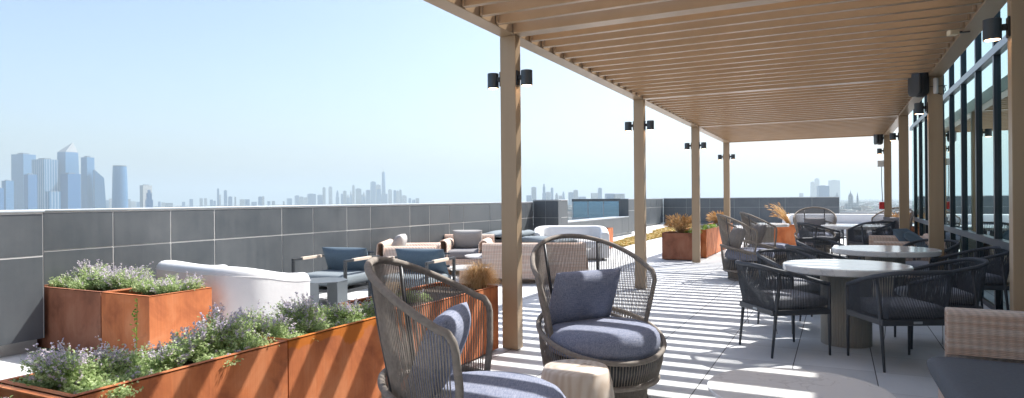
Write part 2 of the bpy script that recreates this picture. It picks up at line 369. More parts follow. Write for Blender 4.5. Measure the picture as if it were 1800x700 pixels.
# city facades
def citym(name, c, c2, band=14, metal=.0, rough=.3, col_w=0):
    m_ = mat(name, c, rough, metal); n, l = nodes(m_); b = n['Principled BSDF']
    tc = n.new('ShaderNodeTexCoord'); sp = n.new('ShaderNodeSeparateXYZ'); l.new(tc.outputs['Object'], sp.inputs[0])
    def saw(o, p, duty):
        d = n.new('ShaderNodeMath'); d.operation = 'DIVIDE'; d.inputs[1].default_value = p; l.new(o, d.inputs[0])
        f = n.new('ShaderNodeMath'); f.operation = 'FRACT'; l.new(d.outputs[0], f.inputs[0])
        g = n.new('ShaderNodeMath'); g.operation = 'LESS_THAN'; g.inputs[1].default_value = duty; l.new(f.outputs[0], g.inputs[0]); return g.outputs[0]
    hz = saw(sp.outputs[2], band, .3 if band < 1000 else -.1)
    ad = n.new('ShaderNodeMath'); ad.operation = 'ADD'; l.new(sp.outputs[0], ad.inputs[0]); l.new(sp.outputs[1], ad.inputs[1])
    vt = saw(ad.outputs[0], col_w or 11, .3)
    mxm = n.new('ShaderNodeMath'); mxm.operation = 'MAXIMUM'; l.new(hz, mxm.inputs[0]); l.new(vt, mxm.inputs[1])
    mx = n.new('ShaderNodeMix'); mx.data_type = 'RGBA'; l.new(mxm.outputs[0], mx.inputs[0]); mx.inputs[6].default_value = (*c, 1); mx.inputs[7].default_value = (*c2, 1)
    l.new(mx.outputs[2], b.inputs['Base Color'])
    return m_
CM = {
 'glass': citym('tower_blue_glass', (.045, .14, .28), (.085, .19, .33), 14, 0, .35, 12),
 'deep': citym('tower_deep_glass', (.02, .095, .24), (.045, .135, .28), 12, 0, .35, 15),
 'pale': citym('tower_pale_stone', (.40, .40, .38), (.25, .27, .28), 9, 0, .7, 10),
 'grey': citym('tower_grey', (.20, .22, .24), (.12, .14, .16), 10, 0, .5, 12),
 'ribs': citym('tower_ribbed', (.05, .14, .26), (.33, .40, .46), 4000, .2, .3, 16),
}

# ================================================================== SETTING
LAND_Z = -70.0
def landm():
    m_ = mat('far_land', (.10, .11, .09), .9, 0, (.20, .20, .18), .004, 8); return m_
land = MB().box(-26000, 26000, -26000, 26000, LAND_Z - 2, LAND_Z).build('ground', landm()); tag(land, kind='structure')
# the river between the roof and the skyline
wpoly = [(-9000, -3000), (-1500, 1500), (-2200, 6000), (-1600, 12000), (-2600, 12000), (-3300, 6000), (-3000, 2600), (-9000, -1200)]
wm = mat('river_water', (.05, .08, .09), .12, 0, bump=.3, bscale=.05)
wv = MB(); wv.add([(x, y, LAND_Z + .6) for x, y in wpoly], [tuple(range(len(wpoly)))]); tag(wv.build('river', wm), kind='structure')
def poly_sheet(name, poly, z, m_):
    return tag(MB().add([(x, y, z) for x, y in poly], [tuple(range(len(poly)))]).build(name, m_), kind='structure')
floor = MB().add([(-8.6, -8, 0), (9, -8, 0), (9, 35.5, 0), (-8.6, 35.5, 0)], [(0, 1, 2, 3)]).build('terrace_floor', M['paver']); tag(floor, kind='structure')
tag(MB().box(-8.9, 9.3, -8.2, 35.9, LAND_Z, -.02).build('building_block_below', M['grey_cushion'] if 0 else mat('tower_body', (.25, .24, .22), .8)), kind='structure')

# ---- parapet walls: every straight run is one wall with backing, panels and coping
def parapet(name, label, p0, p1, joints, zj, z0, z1, thick=.3, side=1, base=False, group=None, coping=True, g=.0075):
    """vertical tiled wall from p0 to p1; visible face on the line, body behind it (side=+1: body to the left of p0->p1)"""
    p0 = Vector((*p0, 0)); p1 = Vector((*p1, 0)); d = (p1 - p0); L = d.length; d.normalize(); nrm = Vector((-d.y, d.x, 0)) * side
    t = thing(name, label, 'parapet wall', p0, math.atan2(d.y, d.x), group)
    sy = side
    y0, y1 = sorted((.004 * sy, thick * sy))
    MB().box(0, L, y0, y1, 0 if not base else z0, z1 - .002).build('wall_core', M['grout'], t)
    if base: MB().box(0, L - .0, *sorted((.12 * sy, thick * sy)), 0, z0).build('plinth', M['concrete'], t)
    pm = MB()
    js = [0] + list(joints) + [L]; zs = [z0] + list(zj) + [z1 - .03]
    for a, b in zip(js[:-1], js[1:]):
        for c, e in zip(zs[:-1], zs[1:]):
            w = .0015 * random.uniform(-1, 1)
            pm.box(a + g, b - g, *sorted(((0 + w) * sy, .0035 * sy)), c + (g if c > z0 else 0), e - g)
    for x0, x1 in ((-.004, -.001), (L + .001, L + .004)):
        pm.box(x0, x1, y0 - (.003 if side > 0 else 0), y1 + (0 if side > 0 else .003), z0, z1 - .021)
    pm.build('cladding', M['tile'], t, bevel=0)
    if coping:
        MB().box(-.01, L + .01, *sorted((-.012 * sy, (thick + .02) * sy)), z1 - .02, z1).build('coping', M['coping'], t, bevel=.004, seg=1)
    return t
JY = [4.37, 5.05, 5.65, 6.76, 7.37, 8.12, 8.71, 9.83, 10.47, 11.18, 11.74, 12.89, 13.5, 14.25, 14.85]
WG = 'dark tiled parapet walls round the terrace'
# face line x=-7, body to -x : direction +y has its left at -x -> side=+1
parapet('parapet_wall', 'long dark grey tiled parapet wall with pale joints behind the white sofa and lounge chairs', (-7, 3.0), (-7, 15.22), [y - 3.0 for y in JY], [.93], .0, 1.342, side=1, group=WG)
parapet('parapet_wall', 'nearest tiled parapet section standing proud on a white plinth at the left edge', (-6.72, -6.0), (-6.72, 3.53), [i * 1.19 for i in range(1, 8)], [.905], .13, 1.338, thick=.27, side=1, base=True, group=WG)
# pier at y=15.22
parapet('parapet_wall', 'dark pier wall facing the camera left of the gap that shows the city', (-6.99, 15.22), (-6.30, 15.22), [.34], [.93], 0, 1.39, thick=.2, side=1, group=WG, g=.0035)
parapet('parapet_wall', 'short metallic side face of the pier beside the gap that shows the city', (-6.30, 15.425), (-6.30, 15.86), [], [.93], 0, 1.39, thick=.6, side=1, group=WG)
parapet('parapet_wall', 'low shiny tiled wall with broad white cap below the gap in the parapet', (-7.2, 15.9), (-7.2, 24.45), [1.1 * i for i in range(1, 8)], [], .12, .72, thick=.5, side=1, base=True, group=WG)
parapet('parapet_wall', 'narrow full height tiled wall just right of the blue glass screen', (-7.2, 24.46), (-7.2, 25.3), [.45], [.93], .1, 1.4, thick=.3, side=1, base=True, group=WG)
parapet('parapet_wall', 'receding tiled wall between the second and third columns near the sedum bed', (-8.45, 25.4), (-8.45, 35.2), [1.2 * i for i in range(1, 8)], [.93], .1, 1.4, side=1, base=True, group=WG)
parapet('parapet_wall', 'long dark far parapet wall closing the terrace behind the seating', (-8.44, 35.3), (.08, 35.3), [1.22 * i for i in range(1, 7)], [.9], .1, 1.405, side=1, base=True, group=WG, g=.003)
parapet('parapet_wall', 'lowered far parapet section in front of the hazy domed city view', (.10, 35.3), (8.9, 35.3), [1.2 * i for i in range(1, 7)], [], .0, .66, side=1, group=WG)
# glass screen in its dark frame
t = thing('glass_screen', 'blue glass screen in a dark metal frame set into the parapet gap', 'glass screen', (-9.55, 24.5, 0))
MB().box(0, 2.33, 0, .3, 1.30, 1.4).build('top_frame', M['tile'], t)
MB().box(1.95, 2.33, -.004, .3, .62, 1.298).build('side_post', M['tile'], t)
MB().box(0, 1.95, 0, .3, .3, .66).build('sill', M['coping'], t)
for k in range(3):
    MB().box(.02 + k * .645, .65 + k * .645, .1, .115, .66, 1.3).build('glass_pane', M['blue_glass'], t)
for k in range(4):
    MB().box(-.01 + k * .645, .02 + k * .645, .085, .13, .66, 1.3).build('mullion', M['coping'], t)

# ---- sedum bed
spx = [(1082, 427), (1095, 433), (1130, 424), (1165, 416), (1166, 409), (1195, 400), (1200, 394), (1140, 407), (1160, 411), (1120, 418)]
poly = [onfloor(*p) for p in [(1080, 428), (1100, 434), (1168, 415), (1175, 405), (1140, 413)]]
sm = MB(); rnd = random.Random(3)
def inpoly(x, y, P):
    c = False
    for i in range(len(P)):
        a, b = P[i], P[i - 1]
        if (a.y > y) != (b.y > y) and x < (b.x - a.x) * (y - a.y) / (b.y - a.y) + a.x: c = not c
    return c
polys = [[onfloor(*p) for p in [(1076, 429), (1096, 435), (1130, 425), (1170, 416), (1172, 406), (1140, 413), (1105, 420)]],
         [onfloor(*p) for p in [(1145, 408), (1172, 410), (1215, 402), (1222, 392), (1180, 399)]]]
for P in polys:
    xs = [p.x for p in P]; ys = [p.y for p in P]; c = 0
    while c < 14000:
        x = rnd.uniform(min(xs), max(xs)); y = rnd.uniform(min(ys), max(ys))
        if not inpoly(x, y, P): continue
        c += 1; s = rnd.uniform(.012, .028); a = rnd.uniform(0, 2 * PI); z = rnd.uniform(.005, .07)
        u = Vector((math.cos(a), math.sin(a), rnd.uniform(-.4, .6))) * s; v = Vector((-math.sin(a), math.cos(a), rnd.uniform(-.4, .8))) * s
        o = Vector((x, y, z)); sm.add([o - u, o + v, o + u, o - v], [(0, 1, 2, 3)])
tag(sm.build('sedum_bed', M['sedum']), 'low golden green sedum growing in strips on the far paving', 'ground cover', kind='stuff')

# ================================================================== PERGOLA
XL, XR = -2.65, 1.05; CW = .16; CD = .11; BZ0, BZ1 = 2.92, 3.13
CY = [-3.5, .95, 5.40, 9.85, 14.30, 18.70]
pg = thing('pergola', 'bronze metal pergola of slanting shadow slats on square columns over the terrace', 'pergola', (0, 0, 0))
for y in CY:
    MB().box(XL - CW, XL, y, y + CD, .012, BZ0).build('column', M['bronze_col'], pg, bevel=.004)
    MB().box(XR, XR + CW, y, y + CD, .012, BZ0).build('column', M['bronze_col'], pg, bevel=.004)
YE = CY[-1] + CD + .06
MB().box(XL - CW, XL, -4, YE, BZ0 + .001, BZ1).build('edge_beam', M['bronze'], pg, bevel=.004)
MB().box(XR, XR + CW, -4, YE, BZ0 + .001, BZ1).build('edge_beam', M['bronze'], pg, bevel=.004)
MB().box(XL + .002, XR - .002, YE - .11, YE - .002, BZ0 + .002, BZ1 - .002).build('end_beam', M['bronze'], pg, bevel=.004)
SP = .2975
for k, y in enumerate(CY):
    if k < len(CY) - 1:
        MB().box(XL + .002, XR - .002, y - .05, y + .11, BZ0 + .004, BZ1 - .003).build('cross_beam', M['bronze'], pg, bevel=.004)
        sl = MB(); n = 14; y0 = y + .11
        for i in range(n):
            yy = y + .32 + i * .2888
            sl.box(XL + .003, XR - .003, yy, yy + .055, BZ0 + .012, BZ0 + .170)
        for i in range(n):
            yy = y + .32 + i * .2888
            sl.box(XL + .003, XL + .03, yy - .012, yy - .001, BZ0 + .02, BZ1 - .02)
            sl.box(XR - .03, XR - .003, yy - .012, yy - .001, BZ0 + .02, BZ1 - .02)
        sl.build('slat_panel', M['bronze'], pg, bevel=.003, seg=1)

# wall lamps on the columns
def mk_lamp():
    t = thing('wall_lamp', '', 'wall lamp', group='dark cylinder wall lamps on the pergola columns')
    sh = MB().lathe([(.0, -.068), (.046, -.068), (.046, -.062), (.054, -.07), (.054, .07), (.05, .072), (0, .072)], 32, c=(.094, 0)).build('shade', M['sconce'], t, smooth=False)
    MB().lathe([(0, -.0695), (.0455, -.0695), (.0455, -.0685), (0, -.0685)], 24, c=(.094, 0)).build('lens', M['lamp'], sh)
    MB().box(0, .012, -.035, .035, -.06, .075).box(.012, .055, -.02, .02, -.01, .03).build('bracket', M['black'], t, bevel=.002)
    return t
lamp = Proto(mk_lamp)
LZ = 2.52; nm = ['nearest', 'second', 'third', 'farthest']
for k, y in enumerate(CY[2:]):
    lamp('wall lamp on the outer side of the %s left pergola column' % nm[k], (XL - CW - .001, y + .04, LZ), PI)
    lamp('wall lamp on the inner side of the %s left pergola column' % nm[k], (XL + .001, y + .04, LZ), 0)
for k, y in enumerate(CY[2:]):
    lamp('wall lamp on the %s right pergola column by the glass wall' % nm[k], (XR - .001, y + .05, 2.53), PI)

# speakers
def mk_speaker():
    t = thing('speaker', '', 'loudspeaker', group='black loudspeakers on the right pergola columns')
    def oval(w, d, x0, x1, z0, z1):
        pts = []
        b = MB(); prof = [(.0, .3), (.02, .55), (.06, .78), (.13, .93), (.22, 1), (.78, 1), (.87, .93), (.94, .78), (.98, .55), (1, .3)]
        vs = []; n = 24
        for f, s in prof:
            z = z0 + (z1 - z0) * f
            for k in range(n):
                a = 2 * PI * k / n; ca, sa = math.cos(a), math.sin(a)
                vs.append(((x0 + x1) / 2 + s * (x1 - x0) / 2 * math.copysign(abs(ca) ** .6, ca), s * w / 2 * math.copysign(abs(sa) ** .6, sa), z))
        fs = [(i * n + k, i * n + (k + 1) % n, (i + 1) * n + (k + 1) % n, (i + 1) * n + k) for i in range(len(prof) - 1) for k in range(n)]
        fs += [tuple(range(n - 1, -1, -1)), tuple((len(prof) - 1) * n + k for k in range(n))]
        return b.add(vs, fs)
    oval(.19, 0, -.16, -.03, -.17, .17).build('cabinet', M['black'], t, smooth=True)
    oval(.205, 0, -.21, -.165, -.165, .165).build('grille', M['dark_metal'], t, smooth=True)
    MB().box(-.03, 0, -.02, .02, -.03, .03).build('bracket', M['black'], t)
    return t
spk = Proto(mk_speaker)
spk('black loudspeaker on the second right column above its lamp', (XR - .001, CY[3] + .05, 2.84), R(35))
spk('black loudspeaker on the farthest right column above its lamp', (XR - .001, CY[5] + .05, 2.86), R(20))
t = thing('access_point', 'small white cylinder device on the front of the second right column', 'wireless device', (XR + .08, CY[3] - .03, 2.80))
MB().lathe([(0, -.1), (.02, -.1), (.028, -.09), (.028, .09), (.02, .1), (0, .1)], 20).build('body', M['speaker_w'], t, smooth=True)
MB().tube([(.0, .02, -.08), (.06, .03, -.11), (.11, .05, -.06), (.12, .2, .02)], .006, 6).build('cable', M['black'], t)
MB().tube([(-.1, .04, .0), (.0, .025, -.005), (.12, .03, 0)], .005, 6).build('cable', M['black'], t)
t = thing('motion_sensor', 'small pale sensor clipped under the right pergola beam', 'sensor', (XR + .0, 7.3, 2.93))
MB().box(-.11, -.03, -.04, .04, -.03, .02, .3).build('head', mat('cream_plastic', (.7, .6, .42), .5), t, bevel=.008)
MB().box(-.03, .06, -.02, .02, -.015, -.001).build('arm', M['dark_metal'], t)
t = thing('junction_box', 'small pale junction box halfway up the farthest right column', 'junction box', (XR - .001, CY[5] + .05, 2.22))
MB().box(-.14, -.002, -.05, .05, -.08, .08).build('body', M['speaker_w'], t, bevel=.01)
MB().tube([(-.05, 0, -.08), (-.055, 0, -.4), (-.035, 0, -.95)], .008, 6).build('cable', M['black'], t)
t = thing('pull_station', 'bright red alarm box low on the farthest right column', 'alarm box', (XR - .001, CY[5] + .05, 1.17))
MB().box(-.11, -.002, -.06, .06, -.09, .09).build('body', M['red'], t, bevel=.008)
MB().box(-.118, -.111, -.03, .03, -.02, .02).build('handle', M['speaker_w'], t)

# ================================================================== GLAZED FACADE
GX = 1.70; GY0, GY1, GZ = -6.0, 19.35, 4.6
fc = thing('glazed_building', 'dark framed glass wall of the building reflecting the terrace on the right', 'building', (0, 0, 0))
MB().box(GX + .12, 8.8, GY0, GY1, 0.002, GZ).build('interior_block', mat('dark_interior', (.012, .014, .015), .9), fc)
MB().box(GX - .06, 8.9, GY0 - .05, GY1 + .05, GZ + .001, GZ + .35).build('roof_fascia', M['mullion'], fc)
SZ0, SZ1, HZ0, HZ1 = .80, .885, 3.06, 3.15
ys = []
y = 9.47 - 1.13 * 14
while y < GY1: 
    if y > GY0: ys.append(y)
    y += 1.13
for y in ys:
    MB().box(GX - .035, GX + .07, y - .035, y + .035, .0, GZ).build('mullion', M['mullion'], fc)
MB().box(GX - .045, GX + .07, GY0, GY1, SZ0, SZ1).build('sill_rail', M['mullion_l'], fc)
MB().box(GX - .045, GX + .07, GY0, GY1, HZ0, HZ1).build('head_rail', M['mullion_l'], fc)
MB().box(GX - .02, GX + .07, GY0, GY1, .001, .06).build('floor_track', M['mullion'], fc)
ye = [GY0] + ys + [GY1]
for a, b in zip(ye[:-1], ye[1:]):
    if b - a < .2: continue
    for z0, z1 in ((.06, SZ0), (SZ1, HZ0), (HZ1, GZ)):
        if a < -1 and z0 > 3: pass
        MB().box(GX, GX + .012, a + .034, b - .034, z0 - .002, z1 + .002).build('glass_pane', M['facade_glass'], fc)

# ================================================================== PLANTERS
def planter(label, x0, x1, y0, y1, h, m_, soil=.06, rim=.03, wall=.012, group='rusty weathered steel planters'):
    t = thing('planter', label, 'planter', ((x0 + x1) / 2, (y0 + y1) / 2, 0), 0, group)
    hx, hy = (x1 - x0) / 2, (y1 - y0) / 2
    b = MB(); b.box(-hx, hx, -hy, -hy + wall, .02, h).box(-hx, hx, hy - wall, hy, .02, h).box(-hx, -hx + wall, -hy + wall, hy - wall, .02, h).box(hx - wall, hx, -hy + wall, hy - wall, .02, h).box(-hx + wall, hx - wall, -hy + wall, hy - wall, .02, .04)
    bx_ = b.build('box', m_, t)
    r = MB(); zz = h
    r.box(-hx, hx, -hy, -hy + rim, zz - .006, zz + .002).box(-hx, hx, hy - rim, hy, zz - .006, zz + .002).box(-hx, -hx + rim, -hy + rim, hy - rim, zz - .006, zz + .002).box(hx - rim, hx, -hy + rim, hy - rim, zz - .006, zz + .002)
    r.build('rim', m_, bx_)
    MB().box(-hx + wall, hx - wall, -hy + wall, hy - wall, .05, h - soil).build('soil', M['soil'], t)
    return t
PX0, PX1 = -3.40, -2.83
planter('foreground rusty planter at the bottom left corner of the picture', PX0, PX1, .2, 1.57, .6, M['corten'])
planter('foreground rusty planter box full of catmint with plain orange side', PX0, PX1, 1.585, 2.765, .6, M['corten'])
planter('foreground rusty planter with dark orange stained upper edge behind the near swivel chair', PX0, PX1, 2.775, 3.93, .6, M['corten_wet'])
planter('rusty planter holding dry grass against the nearest left column', PX0 - .1, PX1, 3.95, 5.36, .6, M['corten'], soil=.035)
planter('tall rusty planter against the parapet, left one of the joined pair', -6.98, -5.93, 3.58, 4.20, .6, M['corten_dull'])
planter('rusty planter beside the white curved sofa, right one of the joined pair', -5.915, -5.25, 3.58, 4.20, .6, M['corten'])
planter('square dull red rusty planter with dry grass left of the third column', -3.57, -2.84, 14.75, 15.4, .62, M['corten_dull'])
planter('long rusty planter with striped shadows behind the third column', -3.3, -2.72, 15.5, 19.8, .66, M['corten'])
planter('small rusty post planter beside the distant white sofa', -5.98, -5.68, 17.3, 17.75, .58, M['corten'])
pr = at(1382, 400, 18.3)
planter('square orange rusty planter with leaning golden plumes in the far seating', pr.x - .37, pr.x + .37, pr.y - .3, pr.y + .35, .62, M['corten'])
pq = at(1582, 400, 17.2)
planter('rusty planter with glowing golden grass partly hidden behind right columns', pq.x - .35, pq.x + .35, pq.y - .3, pq.y + .3, .6, M['corten_dull'])

# ================================================================== PLANTS
def catmint_mesh(seed, rad, hgt, nst, fl=.5, leafs=.010, dens=16):
    r = random.Random(seed); L = MB(); F = MB(); S = MB()
    def quad(B, o, s, asp=.62):
        u = Vector((r.gauss(0, 1), r.gauss(0, 1), r.gauss(0, .7))).normalized() * s
        w = u.cross(Vector((r.gauss(0, 1), r.gauss(0, 1), r.gauss(0, 1)))).normalized() * s * asp
        B.add([o - u, o + w, o + u, o - w], [(0, 1, 2, 3)])
    sub = [(r.uniform(0, 2 * PI), math.sqrt(r.random()) * .75, r.uniform(.65, 1)) for _ in range(7)]
    for i in range(nst):
        sa, sq, sh = sub[i % 7]
        cx, cy = rad * sq * math.cos(sa), rad * sq * math.sin(sa)
        a = r.uniform(0, 2 * PI); q = math.sqrt(r.random()); bx, by = cx * .45, cy * .45
        h = hgt * sh * r.uniform(.5, 1.0) * (1 - .4 * q * q)
        flower = r.random() < fl * .42
        if flower: h *= 1.22
        ex, ey = cx + math.cos(a) * rad * .38 * q, cy + math.sin(a) * rad * .38 * q
        p = [Vector((bx, by, 0)), Vector(((bx * .5 + ex * .5), (by * .5 + ey * .5), h * .5)), Vector((ex, ey, h))]
        S.tube(p, .0009, 3, cap=False)
        for k in range(dens):
            tt = .18 + .82 * (k + r.random()) / dens
            o = p[0] * (1 - tt) ** 2 + p[1] * 2 * tt * (1 - tt) + p[2] * tt * tt
            if flower and tt > .70:
                for z in range(3):
                    off = Vector((r.gauss(0, 1), r.gauss(0, 1), r.gauss(0, .8))) * .0045; quad(F, o + off, leafs * r.uniform(.35, .62), .8)
            else:
                off = Vector((r.gauss(0, 1), r.gauss(0, 1), r.gauss(0, .6))).normalized() * leafs * r.uniform(.6, 2.0)
                quad(L, o + off, leafs * r.uniform(.55, 1.15) * (1.25 - .5 * tt))
    return L, F, S
protos = []
def mk_catmint(seed, rad, hgt, nst, fl, leafs=.0125, dens=17):
    L, F, S = catmint_mesh(seed, rad, hgt, nst, fl, leafs, dens)
    t = thing('catmint_plant', '', 'plant', group='purple flowering catmint plants')
    L.build('foliage', M['leaf'], t); F.build('flowers', M['flower'], t); S.build('stems', M['green_stem'], t)
    return t
cat = [Proto(lambda: mk_catmint(11, .27, .23, 330, .55)), Proto(lambda: mk_catmint(12, .25, .19, 320, .2)), Proto(lambda: mk_catmint(13, .27, .26, 340, .75)), Proto(lambda: mk_catmint(14, .24, .09, 260, .05))]
CS = .54
CL = [
 (2, -3.13, 1.83, .95, 'catmint at the near left corner of the foreground planter, leaning over its back rim'),
 (0, -3.10, 2.10, .9, 'catmint with pale pinkish flowers, second clump in the foreground planter'),
 (3, -2.98, 1.80, 1.0, 'low leafy catmint against the near rim corner of the foreground planter'),
 (2, -3.16, 2.42, 1.1, 'tallest foreground catmint in front of the joined rusty planters'),
 (1, -3.02, 2.62, .9, 'dense green catmint in the middle of the foreground planter row'),
 (0, -3.18, 2.88, 1.0, 'catmint with violet spikes in front of the orange planter side'),
 (2, -3.16, 3.30, 1.05, 'catmint with grey violet spikes in front of the white sofa'),
 (1, -3.05, 3.12, .8, 'short catmint beside the joint of the foreground planters'),
 (0, -3.08, 3.62, .85, 'catmint near the hexagonal side table'),
 (1, -3.10, 3.82, .75, 'bright green catmint beside the near swivel chair'),
 (3, -3.15, 2.2, .9, 'low catmint shoots between the two tall foreground clumps'),
 (3, -2.98, 3.45, .9, 'low leafy shoots along the stained rim of the foreground planter'),
 (3, -3.1, 1.3, 1.0, 'low pale shoots in the bottom left corner planter'),
 (3, -3.22, 1.74, 1.0, 'low pale catmint shoots at the far left end of the foreground planter'),
 (3, -3.05, 2.02, 1.0, 'low leafy catmint hugging the near rim under the pinkish clump'),
 (3, -3.2, 1.98, 1.0, 'low leafy catmint under the second foreground clump at the back rim'),
 (3, -2.98, 2.45, .9, 'low shoots by the near rim under the tallest foreground clump'),
 (3, -3.0, 2.88, .9, 'low shoots at the joint between two foreground planters'),
 (1, -3.2, 3.08, .8, 'green catmint at the back rim before the white sofa arm'),
 (3, -3.0, 3.72, .9, 'low shoots in the stained planter nearest the near swivel chair'),
 (1, -3.25, 3.55, .8, 'small green catmint at the back rim beside the octagonal table'),
 (1, -3.15, 4.4, .8, 'green catmint seen through the near swivel chair ropes'),
 (1, -6.84, 3.88, 1.0, 'catmint in the left corner of the back planters touching the parapet'),
 (2, -6.66, 3.95, 1.15, 'leftmost catmint of the back planters against the parapet'),
 (0, -6.40, 4.05, 1.15, 'catmint with tall pale flower spikes in the back left planter'),
 (2, -6.12, 4.0, 1.0, 'catmint at the right end of the back left planter'),
 (1, -5.74, 4.0, 1.0, 'catmint at the left of the planter beside the white sofa'),
 (0, -5.50, 4.02, .95, 'bushy catmint at the right of the planter beside the white sofa'),
 (1, -6.55, 3.85, .9, 'low green catmint along the front rim of the back left planter'),
]
for i, (k, x, y, s, lb) in enumerate(CL):
    cat[k](lb, (x, y, CS), random.uniform(0, 6.28), s)
# tall single stem
t = thing('weed_stem', 'single tall thin yellow green stem rising from the foreground catmint', 'plant', (-3.22, 2.12, CS))
b = MB(); r_ = random.Random(5); b.tube([(0, 0, 0), (.01, 0, .2), (0, .01, .37)], .0022, 4)
for k in range(60):
    z = r_.uniform(.12, .38); o = Vector((r_.gauss(0, .008), r_.gauss(0, .008), z)); u = Vector((r_.gauss(0, 1), r_.gauss(0, 1), r_.gauss(0, 1))).normalized() * .008
    w = u.cross(Vector((1, .3, .2))).normalized() * .005; b.add([o - u, o + w, o + u, o - w], [(0, 1, 2, 3)])
b.build('stem', M['leaf2'], t)

def mk_grass(seed, n, h, spread, m_, curl=1.0, leanx=0, plume=True, w=.0025, mound=False):
    def f():
        r = random.Random(seed); b = MB(); pl = MB()
        for i in range(n):
            a = r.uniform(0, 2 * PI); hh = h * r.uniform(.45, 1); sp = spread * r.uniform(.2, 1)
            d = Vector((math.cos(a), math.sin(a), 0)); q = Vector((leanx, 0, 0)) * hh
            b0 = d * .04 * r.random()
            p1 = b0 + d * sp * (.5 if mound else .35) + Vector((0, 0, hh * (1.05 if mound else .6))) + q * .3; p2 = b0 + d * sp * (1) * curl + Vector((0, 0, hh * (r.uniform(.0, .95) if mound else r.uniform(.65, 1)))) + q
            prev = None; N = 5
            side = d.cross(Vector((0, 0, 1))) * w
            pts = [b0 * (1 - t_) ** 2 + p1 * 2 * t_ * (1 - t_) + p2 * t_ * t_ for t_ in [k / N for k in range(N + 1)]]
            vs = []; fs = []
            for k, p in enumerate(pts):
                ww = side * (1 - .7 * k / N); vs += [p - ww, p + ww]
                if k: fs.append((2 * k - 2, 2 * k - 1, 2 * k + 1, 2 * k))
            b.add(vs, fs)
            if plume and r.random() < .3:
                dirv = (pts[-1] - pts[-2]).normalized()
                pl.tube([pts[-1], pts[-1] + dirv * .03, pts[-1] + dirv * .08 - Vector((0, 0, .01)), pts[-1] + dirv * .11 - Vector((0, 0, .025))], [.003, .009, .007, .001], 5)
        t = thing('grass_tuft', '', 'ornamental grass', group='dry ornamental grass tufts in the planters')
        b.build('blades', m_, t)
        if plume: pl.build('plumes', M['straw_gold'], t)
        return t
    return f
GR = Proto(mk_grass(21, 2600, .30, .23, M['straw'], 1.0, 0, False, .0022, True))
GR2 = Proto(mk_grass(22, 1300, .44, .27, M['straw_pale'], 1.0, 0, True, .0024))
GR3 = Proto(mk_grass(23, 160, .62, .16, M['straw_gold'], 1.0, -.6, True, .005))
gp = onfloor(842, 500, .60)
GR('round dry straw coloured grass tuft beside the nearest left column', (gp.x, gp.y, .55), 0, 1.0)
GR('smaller dry grass tuft behind the round one near the nearest left column', (-3.36, 4.45, CS), 1.3, .7)
GR2('dry beige grass tuft in the square dull red planter', (-3.22, 15.05, .56), 0, 1.0)
GR2('dry grass tuft at the far end of the long planter behind the third column', (-3.0, 18.9, .6), 1, .9)
GR3('golden plumes leaning left out of the square orange planter', (pr.x + .1, pr.y, .56), R(10), 1.15)
GR2('glowing golden grass in the planter behind the right columns', (pq.x, pq.y, .56), 2, .9)
def mk_leafy():
    L, F, S = catmint_mesh(31, .3, .22, 200, .12, .02, 12)
    t = thing('leafy_plant', '', 'plant', group='bright green leafy plants in the far planters')
    L.build('foliage', M['leaf2'], t); F.build('flowers', M['flower'], t)
    return t
LF = Proto(mk_leafy)
for lb, x, y, s in (('bright green plant at the near end of the long far planter', -3.0, 15.9, 1.0), ('bright green plant in the middle of the long far planter', -3.0, 16.8, 1.1), ('bright green plant toward the far end of the long far planter', -3.0, 17.9, 1.0), ('small green plant at the right of the square dull red planter', -2.95, 15.1, .8)):
    LF(lb, (x, y, .56), random.uniform(0, 6), s)
t = LF('wispy green plant showing behind the distant white sofa', (-6.4, 14.6, .35), 0, .9)
planter('low dark planter hidden behind the distant white sofa', -6.75, -6.05, 14.3, 14.9, .38, M['corten_dull'])
t = LF('small green plant in the slim post planter', (-5.83, 17.5, .5), 0, .35)

# ================================================================== SWIVEL CHAIRS
def ring(rad, z, n, a0=0, a1=2 * PI): return [(rad * math.cos(a0 + (a1 - a0) * i / n), rad * math.sin(a0 + (a1 - a0) * i / n), z) for i in range(n)]
def wrap_tube(b, path, r, pitch=.009, n=8, closed=False):
    """tube with the ribbing of wound rope"""
    path = [Vector(p) for p in path]
    if closed: path = path + [path[0]]
    seg = [0]
    for a, c in zip(path[:-1], path[1:]): seg.append(seg[-1] + (c - a).length)
    L = seg[-1]; m_ = int(L / pitch) * 2; out = []; rs = []; j = 0
    for i in range(m_ + (0 if closed else 1)):
        s = L * i / m_
        while j < len(seg) - 2 and seg[j + 1] < s: j += 1
        f = (s - seg[j]) / max(1e-9, seg[j + 1] - seg[j]); out.append(path[j].lerp(path[j + 1], f)); rs.append(r * (1.0 if i % 2 else .90))
    b.tube(out, rs, n, closed=closed)
PA = 88
